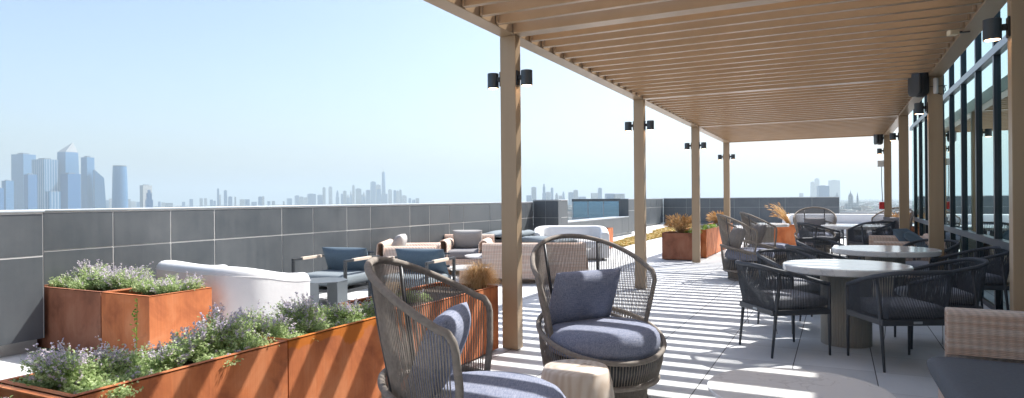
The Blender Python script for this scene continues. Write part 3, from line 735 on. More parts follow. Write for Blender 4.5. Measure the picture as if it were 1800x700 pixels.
def swivel(detail=True):
    def f():
        t = thing('swivel_chair', '', 'lounge chair', group='taupe rope swivel lounge chairs')
        ro = M['rope']; nr = 1.0 if detail else .55
        def rope(b, p, r=.0031 if detail else .005, n=5): b.tube(p, r, n, cap=False)
        # base drum
        b = MB(); N = int(110 * nr)
        for i in range(N):
            a = 2 * PI * i / N; rope(b, [(.315 * math.cos(a), .315 * math.sin(a), .02), (.325 * math.cos(a), .325 * math.sin(a), .16)])
        b.build('base_ropes', ro, t, smooth=True)
        b = MB()
        for z, rr in ((.018, .315),): wrap_tube(b, ring(rr, z, 48), .014, closed=True)
        b.lathe([(0, .03), (.295, .03), (.305, .17), (0, .17)], 32); b.build('base_drum', ro, t, smooth=True)
        # basket
        def rimz(a): return .465 - .125 * math.cos(a)     # a=0 is the front
        b = MB(); N = int(130 * nr)
        for i in range(N):
            a = 2 * PI * i / N; zt = rimz(a)
            for da in (0,):
                rope(b, [(.392 * math.cos(a), .392 * math.sin(a), .165), (.425 * math.cos(a), .425 * math.sin(a), zt * .55 + .165 * .45), (.437 * math.cos(a), .437 * math.sin(a), zt - .008)])
        b.build('basket_ropes', ro, t, smooth=True)
        b = MB(); wrap_tube(b, ring(.39, .165, 60), .02, closed=True); b.build('basket_ring', ro, t, smooth=True)
        b = MB(); wrap_tube(b, [(.437 * math.cos(a), .437 * math.sin(a), rimz(a)) for a in [2 * PI * i / 72 for i in range(72)]], .018, closed=True); b.build('basket_rim', ro, t, smooth=True)
        MB().lathe([(0, .18), (.375, .18), (.40, .30), (.385, .335), (0, .335)], 40).build('seat_pan', M['dark_metal'], t, smooth=True)
        # back shell
        def zt(d):  # d degrees from front
            s = (d - PA) / (180 - PA); return .85 + .265 * math.sin(max(0, s) * PI / 2) ** 1.0
        top = []; cx = -.03
        def tp(d, sg, z=None, rr=.462): a = R(d) * sg; return Vector((cx + rr * math.cos(a), rr * math.sin(a), zt(d) if z is None else z))
        def bp(d, sg): a = R(d) * sg; return Vector((cx + .368 * math.cos(a), .368 * math.sin(a), rimz(a) - .03))
        arm = lambda sg: [bp(PA, sg) + Vector((.0, 0, .0)), bp(PA, sg).lerp(tp(PA - 1, sg), .5) + Vector((.012, 0, 0)), tp(PA - 1, sg, .80), tp(PA, sg, .835), tp(PA + 3, sg, .872), tp(PA + 8, sg)]
        path = arm(1) + [tp(d, 1) for d in range(PA + 12, 180, 4)] + [tp(180, 1)] + [tp(d, -1) for d in range(176, PA + 8, -4)] + arm(-1)[::-1]
        b = MB(); wrap_tube(b, path, .0185, .010 if detail else .02, 10 if detail else 8); b.build('back_rail', ro, t, smooth=True)
        b = MB(); N = int(104 * nr)
        for i in range(N):
            q = -1 + 2 * (i + .5) / N; sg = 1 if q >= 0 else -1; d = PA + 2 + (178 - PA) * (1 - abs(q))
            jx = random.uniform(-.3, .3)
            p0, p1 = bp(min(180, d + jx), sg), tp(d, sg); mid = p0.lerp(p1, .45) + Vector((math.cos(R(d) * sg), math.sin(R(d) * sg), 0)) * .006
            rope(b, [p0, mid, p1])
        b.build('back_ropes', ro, t, smooth=True)
        for d, sg in ((150, 1), (150, -1)): MB().tube([bp(d, sg), tp(d, sg)], .011, 8).build('back_post', M['dark_metal'], t, smooth=True)
        b = MB(); b.tube([bp(d, 1) for d in range(PA, 181, 6)] + [bp(d, -1) for d in range(174, PA - 1, -6)], .014, 8); b.build('lower_rail', ro, t, smooth=True)
        # seat cushion
        b = MB(); R_ = .392; prof = [(0, .34), (R_ - .05, .34), (R_ - .014, .357), (R_, .39), (R_ + .004, .43), (R_ - .004, .468), (R_ - .026, .498), (R_ - .065, .518), (R_ - .13, .528), (.12, .535), (0, .536)]
        b.lathe(prof, 64, c=(.03, 0)); b.build('seat_cushion', M['linen'], t, smooth=True)
        return t
    return f
def throw_pillow(label, loc, rz, tilt=R(68), w=.50, h=.42, th=.17, m_='linen', roll=0):
    t = thing('throw_pillow', label, 'pillow', loc, rz, 'pillows resting on the lounge chairs')
    mt = Matrix.Rotation(-tilt, 4, 'Y') @ Matrix.Rotation(roll, 4, 'Z')
    b = MB(); b.pillow(h, w, th, mt @ Matrix.Identity(4), 22, 4.0, .55); b.build('cover', M[m_], t, smooth=True)
    return t
SW = Proto(swivel(True)); SWf = Proto(swivel(False))
def sw(P, label, x, y, deg, plabel, sc=1.0, pb=-.20, pz=.69, pr_=0, tilt=R(68), pm='linen', off=0, w=.50, h=.42):
    P(label, (x, y, 0), R(deg), sc)
    a = R(deg); throw_pillow(plabel, (x + math.cos(a) * pb - math.sin(a) * off, y + math.sin(a) * pb + math.cos(a) * off, pz), a + pr_, tilt, m_=pm, w=w, h=h)
sw(SW, 'near swivel chair cut by the bottom edge, seen from its back beside the planter', -1.51, 2.64, 20, 'linen pillow standing on edge in the near swivel chair seen from behind', pb=-.17)
sw(SW, 'swivel chair behind the wooden stool facing the camera, in front of the nearest column', -1.50, 4.38, -41, 'striped shadow linen pillow in the chair behind the wooden stool', pb=-.15, pr_=R(6), w=.56, h=.43, off=-.05)
sw(SWf, 'taupe swivel chair seen side on in the middle distance, nearer of the facing pair', -1.38, 11.75, 26, 'grey pillow in the nearer mid distance swivel chair', pm='grey_cushion')
sw(SWf, 'taupe swivel chair behind the nearer mid distance swivel chair', -1.18, 13.2, 24, 'grey pillow in the second mid distance swivel chair', pm='grey_cushion')
p3 = at(1432, 400, 15.9)
sw(SWf, 'taupe swivel chair facing the camera in front of the long white sofa', p3.x, p3.y, -88, 'wide grey pillow in the chair in front of the long white sofa', pm='grey_cushion', sc=1.02)
p4 = at(1566, 400, 16.0)
sw(SWf, 'taupe swivel chair mostly hidden behind the farthest right column', p4.x, p4.y, -120, 'grey pillow in the chair hidden by the farthest right column', pm='grey_cushion')

# wood stool
t = thing('wood_stool', 'pale wooden drum stool between the two swivel chairs', 'stool', (-1.325, 3.44, 0)); t.scale = (1.04,) * 3
MB().lathe([(0, .02), (.155, .02), (.185, .08), (.205, .2), (.206, .28), (.195, .36), (.178, .425), (.170, .437), (0, .44)], 64).build('drum', M['stool'], t, smooth=True)
b = MB(); ck = mat('wood_check', (.16, .12, .09), .9)
for i in range(3):
    a = R(20 + 25 * i); b.box(.02 * i, .02 * i + .09 - .02 * i, -.0012, .0012, .4402, .4412, a, (0, 0))
b.build('drying_crack', ck, t)

# ================================================================== DINING
def mk_dining():
    t = thing('dining_chair', '', 'dining chair', group='navy rope dining armchairs at the marble tables')
    fm, ro = M['frame_navy'], M['rope_navy']
    for sg in (1, -1):
        MB().tube([(-.285, sg * .275, 0), (-.245, sg * .275, .38), (-.205, sg * .283, .735)], [.010, .016, .015], 10).build('leg', fm, t, smooth=True)
        MB().tube([(.275, sg * .27, 0), (.27, sg * .272, .39), (.268, sg * .275, .62)], [.010, .016, .014], 10).build('leg', fm, t, smooth=True)
    def top(q):   # q -1..1 round the U
        s = abs(q); sg = 1 if q >= 0 else -1
        P = [(-.375, 0, .80), (-.37, .12, .80), (-.335, .225, .79), (-.25, .285, .765), (-.12, .298, .735), (.05, .292, .69), (.17, .283, .655), (.27, .272, .632)]
        x = s * (len(P) - 1); i = min(int(x), len(P) - 2); f = x - i
        def cr(k):
            g = lambda j: P[j] if j >= 0 else (P[-j][0], -P[-j][1], P[-j][2])
            a0, a1, a2 = g(i - 1)[k], g(i)[k], g(i + 1)[k]; a3 = g(i + 2)[k] if i + 2 < len(P) else 2 * a2 - a1
            return .5 * (2 * a1 + (a2 - a0) * f + (2 * a0 - 5 * a1 + 4 * a2 - a3) * f * f + (3 * a1 - a0 - 3 * a2 + a3) * f ** 3)
        return Vector((cr(0), sg * cr(1), cr(2)))
    def bot(q):
        s = abs(q); sg = 1 if q >= 0 else -1
        P = [(-.262, 0), (-.262, .13), (-.262, .235), (-.235, .268), (-.1, .275), (.05, .275), (.17, .275), (.26, .272)]
        x = s * (len(P) - 1); i = min(int(x), len(P) - 2); f = x - i
        return Vector((P[i][0] * (1 - f) + P[i + 1][0] * f, sg * (P[i][1] * (1 - f) + P[i + 1][1] * f), .39))
    b = MB(); wrap_tube(b, [top(-1 + 2 * i / 60) for i in range(61)], .019, .012, 10); b.build('arm_rail', ro, t, smooth=True)
    b = MB(); N = 138
    for i in range(N):
        q = -.985 + 1.97 * i / (N - 1); p0, p1 = bot(q), top(q)
        if abs(q) < .55: tw = .010 * (1 if i % 2 else -1)
        else: tw = 0
        mid = p0.lerp(p1, .5) + Vector((-.012 if abs(q) < .4 else 0, 0, 0))
        b.tube([p0, mid, p1 + Vector((0, tw, 0))], .0033, 4, cap=False)
    b.build('rope_back', ro, t, smooth=True)
    b = MB(); b.box(-.28, .28, .255, .285, .365, .415).box(-.28, .28, -.285, -.255, .365, .415).box(-.28, -.25, -.255, .255, .365, .415).box(.25, .28, -.255, .255, .365, .415); b.box(-.25, .25, -.255, .255, .385, .40); b.build('seat_frame', fm, t, bevel=.006)
    b = MB(); b.pillow(.54, .52, .115, Matrix.Translation((.01, 0, .468)), 20, 8, .35); b.build('seat_cushion', M['navy_seat'], t, smooth=True)
    MB().box(-.2835, -.2805, -.035, .035, .38, .40).build('maker_tag', M['coping'], t)
    b = MB()
    for sg in (1, -1): b.tube([(-.23, sg * .23, .37), (-.225, sg * .235, .28), (-.21, sg * .24, .20)], .003, 4)
    b.build('cushion_tie', M['frame_navy'], t)
    return t
DC = Proto(mk_dining)
def table(label, x, y, rr, pr2, h=.755, th=.065, grp='round marble dining tables', nfl=60):
    t = thing('round_table', label, 'table', (x, y, 0), random.uniform(0, 3), grp)
    MB().lathe([(0, h - th), (rr - .012, h - th), (rr, h - th + .01), (rr, h - .01), (rr - .008, h), (0, h)], 96).build('tabletop', M['marble'], t, bevel=0)
    vs = []
    MB().lathe([(0, .003), (pr2, .003), (pr2, h - th - .001), (0, h - th - .001)], nfl * 6, fl=lambda a, z: 1 - .022 * (abs(math.sin(a * nfl / 2)) < .22)).build('pedestal', M['ped'], t)
    return t
T1 = (.065, 6.98); T2 = (.52, 9.28); tt3 = at(1505, 392, 14.6); T3 = (tt3.x, tt3.y); tt4 = at(1345, 388, 16.0); T4 = (tt4.x, tt4.y)
table('nearest round marble dining table on a fluted grey pedestal', *T1, .555, .22)
table('second round marble dining table behind the nearest one', *T2, .59, .22)
table('third round marble dining table in front of the long white sofa', *T3, .72, .2)
table('distant round white table on a ribbed pedestal between swivel chairs and orange planter', *T4, .55, .2)
def dc(label, x, y, deg, sc=1.0): DC(label, (x, y, 0), R(deg), sc)
dc('navy rope chair at the left of the nearest table, seen from behind', -.45, 6.46, 36)
dc('navy rope chair with back to the camera at the right front of the nearest table', .44, 6.33, 117)
dc('navy rope chair at the far left side of the nearest table', -.40, 7.62, -48)
dc('navy rope chair at the right of the nearest table, facing left', .82, 7.27, 190)
dc('navy rope chair by the glass wall at the right of the second table', 1.32, 8.95, 196)
dc('navy rope chair at the far right of the second table', 1.02, 10.15, -128)
dc('navy rope chair at the near left of the second table', -.17, 8.75, 30)
dc('navy rope chair at the far left of the second table', -.12, 10.0, -45)
q1 = at(1440, 400, 14.0); q2 = at(1530, 400, 13.6); q3 = at(1540, 395, 16.2); q4 = at(1452, 395, 16.2)
dc('navy rope chair at the left of the third table', q1.x, q1.y, 30, 1.05)
dc('navy rope chair at the right of the third table', q2.x, q2.y, 118, 1.1)
dc('navy rope chair at the far right of the third table', q3.x, q3.y, 210)
dc('navy rope chair at the far left of the third table', q4.x, q4.y, -50)

# marble coffee table, foreground
t = thing('coffee_table', 'low round marble coffee table striped with sunlight at the bottom edge', 'coffee table', (-.18, 3.50, 0))
MB().lathe([(0, .43), (.42, .43), (.43, .437), (.43, .447), (.425, .45), (0, .45)], 96).build('tabletop', M['marble'], t)
MB().lathe([(0, .003), (.16, .003), (.16, .43), (0, .43)], 48).build('pedestal', M['ped'], t)

# ================================================================== WICKER SEATS
def fold_panel(b, L, h, splay=.12, z0=.28, inner=.30, th=.016, r=.055, n=8):
    """inverted-U folded wicker sheet, extruded along local x from 0 to L; inner face at y=0, outer face splays to +y"""
    out = []
    out.append((0, z0 + (0)));
    pts = [(0, inner)] + [(0, h - r)] + [(r - r * math.cos(a), h - r + r * math.sin(a)) for a in [PI * i / n * .88 for i in range(1, n + 1)]]
    pts.append((pts[-1][0] + splay * .5, z0))
    P = [Vector((0, p[0], p[1])) for p in pts]
    Q = []
    for i, p in enumerate(P):
        a = P[max(0, i - 1)]; c = P[min(len(P) - 1, i + 1)]; t_ = (c - a).normalized(); nn = Vector((0, -t_.z, t_.y)); Q.append(p - nn * th)
    prof = P + Q[::-1]; m_ = len(prof); vs = [Vector((0, p.y, p.z)) for p in prof] + [Vector((L, p.y, p.z)) for p in prof]
    fs = [(i, (i + 1) % m_, m_ + (i + 1) % m_, m_ + i) for i in range(m_)]
    k = len(P)
    for o in (0, m_):
        for i in range(k - 1): fs.append((o + i, o + i + 1, o + m_ - 2 - i, o + m_ - 1 - i))
    return vs, fs
def xf(vs, m_): return [m_ @ Vector(v) for v in vs]
def mk_wicker(w=.95, d=.88, h=.66, cush='grey_cushion', back=True):
    def f():
        t = thing('wicker_armchair', '', 'armchair', group='natural wicker armchairs with grey cushions')
        MB().box(-d / 2 + .06, d / 2 - .02, -w / 2 + .13, w / 2 - .13, .10, .29).build('base', M['wicker'], t, bevel=.02)
        for sg in (1, -1):
            vs, fs = fold_panel(None, d - .12, h - .04, .24, .12, .12, .016, .085, 10)
            mt = Matrix.Translation((-d / 2 + .12, sg * (w / 2 - .20), 0)) @ Matrix.Diagonal((1, sg, 1, 1))
            MB().add(xf(vs, mt), fs).build('arm', M['wicker'], t, smooth=False, bevel=.004)
        vs, fs = fold_panel(None, w - .02, h + .02, .1, .10, .12)
        mt = Matrix.Translation((-d / 2 + .12, -w / 2 + .01, 0)) @ Matrix.Rotation(PI / 2, 4, 'Z')
        MB().add(xf(vs, mt), fs).build('backrest', M['wicker'], t, bevel=.004)
        b = MB(); b.pillow(d - .16, w - .29, .15, Matrix.Translation((.05, 0, .36)), 18, 9, .35); b.build('seat_cushion', M[cush], t, smooth=True)
        b = MB(); b.pillow(.37, w - .40, .18, Matrix.Translation((-d / 2 + .26, 0, .60)) @ Matrix.Rotation(R(-66), 4, 'Y'), 18, 4, .5); b.build('back_cushion', M['pale_cushion'], t, smooth=True)
        for sx in (-1, 1):
            for sy in (-1, 1): MB().box(sx * (d / 2 - .16) - .03, sx * (d / 2 - .16) + .03, sy * (w / 2 - .2) - .03, sy * (w / 2 - .2) + .03, 0, .10).build('foot', M['wood_foot'], t, bevel=.004)
        return t
    return f
WK = Proto(mk_wicker())
WK('wicker armchair against the parapet seen from its back, left of the dry grass', (-6.38, 8.95, 0), R(28), 1.08)
WK('wicker armchair facing the camera with a pale grey back cushion near the parapet', (-6.38, 10.8, 0), R(-68), 1.06)
def mk_wsofa():
    t = thing('wicker_sofa', '', 'sofa', group='natural wicker sofas')
    w, d, h = 1.75, .9, .68
    MB().box(-d / 2 + .06, d / 2 - .02, -w / 2 + .1, w / 2 - .1, .10, .29).build('base', M['wicker'], t, bevel=.02)
    for sg in (1, -1):
        vs, fs = fold_panel(None, d - .12, h - .04, .14, .12, .12)
        mt = Matrix.Translation((-d / 2 + .12, sg * (w / 2 - .13), 0)) @ Matrix.Diagonal((1, sg, 1, 1))
        MB().add(xf(vs, mt), fs).build('arm', M['wicker'], t, bevel=.004)
    vs, fs = fold_panel(None, w - .02, h, .1, .10, .12)
    mt = Matrix.Translation((-d / 2 + .12, -w / 2 + .01, 0)) @ Matrix.Rotation(PI / 2, 4, 'Z')
    MB().add(xf(vs, mt), fs).build('backrest', M['wicker'], t, bevel=.004)
    b = MB(); b.pillow(d - .16, w - .28, .15, Matrix.Translation((.05, 0, .36)), 18, 9, .35); b.build('seat_cushion', M['grey_cushion'], t, smooth=True)
    for sx in (-1, 1):
        for sy in (-1, 1): MB().box(sx * (d / 2 - .16) - .03, sx * (d / 2 - .16) + .03, sy * (w / 2 - .2) - .03, sy * (w / 2 - .2) + .03, 0, .10).build('foot', M['wood_foot'], t, bevel=.004)
    return t
WS = Proto(mk_wsofa)
WS('wicker sofa seen from behind, crossing behind the nearest left column', (-4.66, 10.2, 0), R(112), 1.0)
ws2 = at(1600, 415, 12.3)
WS('wicker sofa by the glass wall behind the second dining table', (1.0, 12.75, 0), R(180), 1.08)
def cushion_thing(label, loc, w, d, h, rot, m_, group='loose cushions on the outdoor seats', tilt=None):
    t = thing('loose_cushion', label, 'cushion', loc, rot, group)
    mt = Matrix.Rotation(tilt or 0, 4, 'Y'); MB().pillow(d, w, h, mt, 18, 4, .5, .06).build('cover', M[m_], t, smooth=True); return t
cushion_thing('blue grey cushion leaning on the wicker sofa by the glass wall, left one', (1.02, 12.35, .70), .42, .42, .15, R(150), 'steel_cushion', tilt=R(-50))
cushion_thing('blue grey cushion leaning on the wicker sofa by the glass wall, right one', (1.12, 12.0, .69), .42, .42, .15, R(170), 'steel_cushion', tilt=R(-40))

# big wicker sofa at the bottom right
t = thing('corner_sofa', 'wicker sofa with thick charcoal seat cushion cut by the bottom right corner', 'sofa', (0, 0, 0))
MB().box(.55, 1.48, 2.3, 4.80, .06, .27).build('base', M['wicker'], t, bevel=.01)
b = MB(); b.pillow(.98, 2.5, .165, Matrix.Translation((.985, 3.60, .345)), 26, 14, .32); b.build('seat_cushion', M['char_cushion'], t, smooth=True)
vs, fs = fold_panel(None, .92, .705, .03, .28, .42, .02, .05, 10)
MB().add(xf(vs, Matrix.Translation((.60, 4.80, 0))), fs).build('arm', M['wicker'], t, bevel=.008)
vs, fs = fold_panel(None, 2.55, .71, .03, .28, .42, .02, .05, 10)
MB().add(xf(vs, Matrix.Translation((1.38, 4.86, 0)) @ Matrix.Rotation(-PI / 2, 4, 'Z')), fs).build('backrest', M['wicker'], t, bevel=.008)
for x in (.62, 1.4):
    for y in (2.4, 4.7): MB().box(x - .03, x + .03, y - .03, y + .03, 0, .06).build('foot', M['wood_foot'], t)

# ================================================================== WHITE CURVED SOFAS
def mk_white(w=1.74, d=.95, h=.77, hf=.65, th=.19):
    def f():
        t = thing('white_sofa', '', 'sofa', group='white curved outdoor sofas')
        # plan path of the shell, centre line, facing +x
        pts = []; rc = .34; hw = w / 2 - th / 2; bx = -d / 2 + th / 2
        n = 10; pts.append((d / 2 - .02, hw)); 
        for i in range(1, 5): pts.append((d / 2 - .02 - (d - .02 - rc - th / 2) * i / 5, hw))
        for i in range(n + 1): a = PI / 2 * i / n; pts.append((bx + rc - rc * math.sin(a), hw - rc + rc * math.cos(a)))
        m_ = 8
        half = pts; L = [Vector((x, y, 0)) for x, y in half]; full = L + [Vector((bx, (hw - rc) * (1 - 2 * i / m_), 0)) for i in range(1, m_)] + [Vector((p.x, -p.y, 0)) for p in L[::-1]]
        b = MB(); vs = []; prof_n = 0; K = len(full)
        for i, p in enumerate(full):
            a = full[max(0, i - 1)]; c = full[min(K - 1, i + 1)]; tg = (c - a).normalized(); nn = Vector((-tg.y, tg.x, 0))
            fx = (p.x - bx) / (d - th); s = max(0, min(1, fx)); hh = h + (hf - h) * (s * s * (3 - 2 * s))
            r = th * .42
            sec = [(-th / 2, .06), (-th / 2, hh - r)] + [(-th / 2 + r - r * math.cos(q), hh - r + r * math.sin(q)) for q in [PI / 2 * k / 4 for k in range(1, 5)]] + [(th / 2 - r + r * math.sin(q), hh - r + r * math.cos(q)) for q in [PI / 2 * k / 4 for k in range(0, 4)]] + [(th / 2, hh - r), (th / 2, .06)]
            end = (i == 0 or i == K - 1)
            prof_n = len(sec)
            for o, z in sec: vs.append(p + nn * o + Vector((0, 0, z)))
        fs = []
        for i in range(K - 1):
            for k in range(prof_n):
                l = (k + 1) % prof_n; fs.append((i * prof_n + k, i * prof_n + l, (i + 1) * prof_n + l, (i + 1) * prof_n + k))
        fs.append(tuple(range(prof_n))); fs.append(tuple((K - 1) * prof_n + k for k in range(prof_n))[::-1])
        b.add(vs, fs); shl = b.build('shell', M['white_vinyl'], t, bevel=.03, seg=3)
        for p in t.children[0].data.polygons: p.use_smooth = True
        # piping seam on the outer top edge
        b = MB(); pth = []
        for i, p in enumerate(full):
            a = full[max(0, i - 1)]; c = full[min(K - 1, i + 1)]; tg = (c - a).normalized(); nn = Vector((-tg.y, tg.x, 0))
            fx = (p.x - bx) / (d - th); s = max(0, min(1, fx)); hh = h + (hf - h) * (s * s * (3 - 2 * s))
            pth.append(p - nn * (th / 2 + .000) + Vector((0, 0, hh - th * .42)))
        b.tube(pth, .004, 5); b.build('piping', M['white_vinyl'], shl)
        b = MB(); b.pillow(d - th - .02, w - 2 * th, .2, Matrix.Translation((th / 2, 0, .36)), 20, 10, .35); b.box(-d / 2 + th, d / 2 - .04, -w / 2 + th, w / 2 - th, .06, .32); b.build('seat', M['white_vinyl'], t, smooth=True)
        for sx in (-1, 1):
            for sy in (-1, 1): MB().box(sx * (d / 2 - .12) - .03, sx * (d / 2 - .12) + .03, sy * (w / 2 - .15) - .03, sy * (w / 2 - .15) + .03, 0, .06).build('foot', M['dark_metal'], t)
        return t
    return f
WH = Proto(mk_white())
WH('near white curved sofa seen from behind beside the rusty planters', (-5.90, 4.89, 0), R(80), 1.0)
fs_ = at(1003, 420, 15.2)
WH('distant white curved sofa in front of the gap in the parapet', (fs_.x, fs_.y, 0), R(-68), 1.0)
ls = at(1478, 395, 22.5)
LW = Proto(mk_white(3.7, .95, .80, .62))
LW('very long white sofa along the far end of the terrace', (ls.x, ls.y, 0), R(-90), 1.0)

# ================================================================== METAL LOUNGE CHAIRS
def mk_lounge():
    t = thing('metal_armchair', '', 'armchair', group='dark metal armchairs with steel blue cushions')
    w, d = .86, .82; fm = M['dark_metal']; r = .018
    for sg in (1, -1):
        y = sg * (w / 2 - r)
        MB().box(d / 2 - 2 * r, d / 2, y - r, y + r, 0, .60).build('front_post', fm, t, bevel=.003)
        MB().box(-d / 2, -d / 2 + 2 * r, y - r, y + r, 0, .60).build('rear_post', fm, t, bevel=.003)
        ar = MB().box(-d / 2, d / 2, y - r, y + r, .601, .632).build('arm_rail', fm, t, bevel=.003)
        MB().box(-.20, .22, y - r - .003, y + r + .003, .598, .638).build('arm_inlay', M['wood_inlay'], ar, bevel=.004)
        MB().box(-d / 2 + 2 * r, d / 2 - 2 * r, y - r, y + r, .2, .235).build('side_rail', fm, t)
    MB().box(d / 2 - 2 * r, d / 2, -w / 2 + 2 * r, w / 2 - 2 * r, .2, .235).box(-d / 2, -d / 2 + 2 * r, -w / 2 + 2 * r, w / 2 - 2 * r, .2, .235).box(-d / 2 + .04, d / 2 - .04, -w / 2 + .05, w / 2 - .05, .205, .225).build('seat_frame', fm, t)
    b = MB()
    for y in (-.25, 0, .25): b.tube([(-d / 2 + .05, y, .22), (-d / 2 + .0, y, .68)], .014, 6)
    b.tube([(-d / 2 + .0, -.34, .67), (-d / 2 + .0, .34, .67)], .014, 6).tube([(-d / 2 + .01, -.34, .5), (-d / 2 + .01, .34, .5)], .018, 6)
    b.build('back_frame', fm, t)
    b = MB(); b.pillow(d - .06, w - .1, .17, Matrix.Translation((.0, 0, .345)), 20, 10, .33); b.build('seat_cushion', M['seat_grey'], t, smooth=True)
    b = MB(); b.pillow(.40, w - .12, .21, Matrix.Translation((-d / 2 + .16, 0, .565)) @ Matrix.Rotation(R(-66), 4, 'Y'), 20, 3.2, .6, .06); b.build('back_cushion', M['steel_cushion'], t, smooth=True)
    return t
LG = Proto(mk_lounge)
LG('metal armchair with steel blue cushion in front of the parapet, left of the pair', (-6.18, 6.95, 0), R(-84))
LG('metal armchair with steel blue cushion partly behind the near swivel chair', (-5.03, 7.12, 0), R(-84))
t = thing('side_table', 'dark grey octagonal side table between the white sofa and metal armchair', 'side table', (-5.55, 6.0, 0), R(10))
oc = [(.27 * math.cos(R(22.5 + 45 * k)) / math.cos(R(22.5)), .27 * math.sin(R(22.5 + 45 * k)) / math.cos(R(22.5))) for k in range(8)]
tm = mat('slate_table_metal', (.14, .16, .175), .4, .2)
MB().prism(oc, .44, .452).build('tabletop', tm, t, bevel=.002)
for k in (0, 2, 4, 6):
    a0 = R(45 * k); c, s = math.cos(a0), math.sin(a0); e = Vector((-s, c, 0)); o = Vector((c, s, 0)) * .266
    vs = [o - e * .11, o + e * .11, o + e * .11 - Vector((c, s, 0)) * .01, o - e * .11 - Vector((c, s, 0)) * .01]
    MB().add([v + Vector((0, 0, z)) for z in (0, .439) for v in vs], [(0, 1, 2, 3), (7, 6, 5, 4), (0, 4, 5, 1), (1, 5, 6, 2), (2, 6, 7, 3), (3, 7, 4, 0)]).build('leg', tm, t)
# low grey loungers near the parapet
def mk_low():
    t = thing('low_bench', '', 'bench', group='low grey benches near the parapet')
    MB().box(-.32, .32, -.7, .7, .42, .50).build('side_board', M['dark_metal'], t, bevel=.01)
    MB().box(-.30, .30, -.66, .66, .16, .34).build('seat_box', M['dark_metal'], t, bevel=.01)
    b = MB(); b.pillow(.62, 1.36, .12, Matrix.Translation((0, 0, .56)), 18, 6, .4, .5); b.build('cushion', M['seat_grey'], t, smooth=True)
    for sx in (-1, 1):
        for sy in (-1, 1): MB().box(sx * .27 - .02, sx * .27 + .02, sy * .62 - .02, sy * .62 + .02, 0, .42).build('leg', M['dark_metal'], t)
    return t
LB = Proto(mk_low)
l2 = at(958, 412, 13.4)
LB('low grey bench seen just left of the nearest column by the parapet', (-6.48, 12.75, 0), R(3), 1.15)
LB('low grey bench with rumpled grey cover in front of the distant white sofa', (l2.x, l2.y, 0), R(64), 1.0)
# round white coffee tables of the wicker group
for lb, x, y, rr, h in (('round white coffee table between the wicker armchairs', -5.55, 10.15, .42, .42), ('lower round white coffee table beside the taller one near the dry grass', -5.45, 9.3, .34, .30)):
    t = thing('coffee_table', lb, 'coffee table', (x, y, 0), 0)
    MB().lathe([(0, h - .03), (rr - .01, h - .03), (rr, h - .02), (rr, h - .004), (rr - .004, h), (0, h)], 64).build('tabletop', M['marble'], t)
    MB().lathe([(0, .002), (rr * .5, .002), (rr * .45, h - .03), (0, h - .03)], 32).build('pedestal', M['wicker'], t)

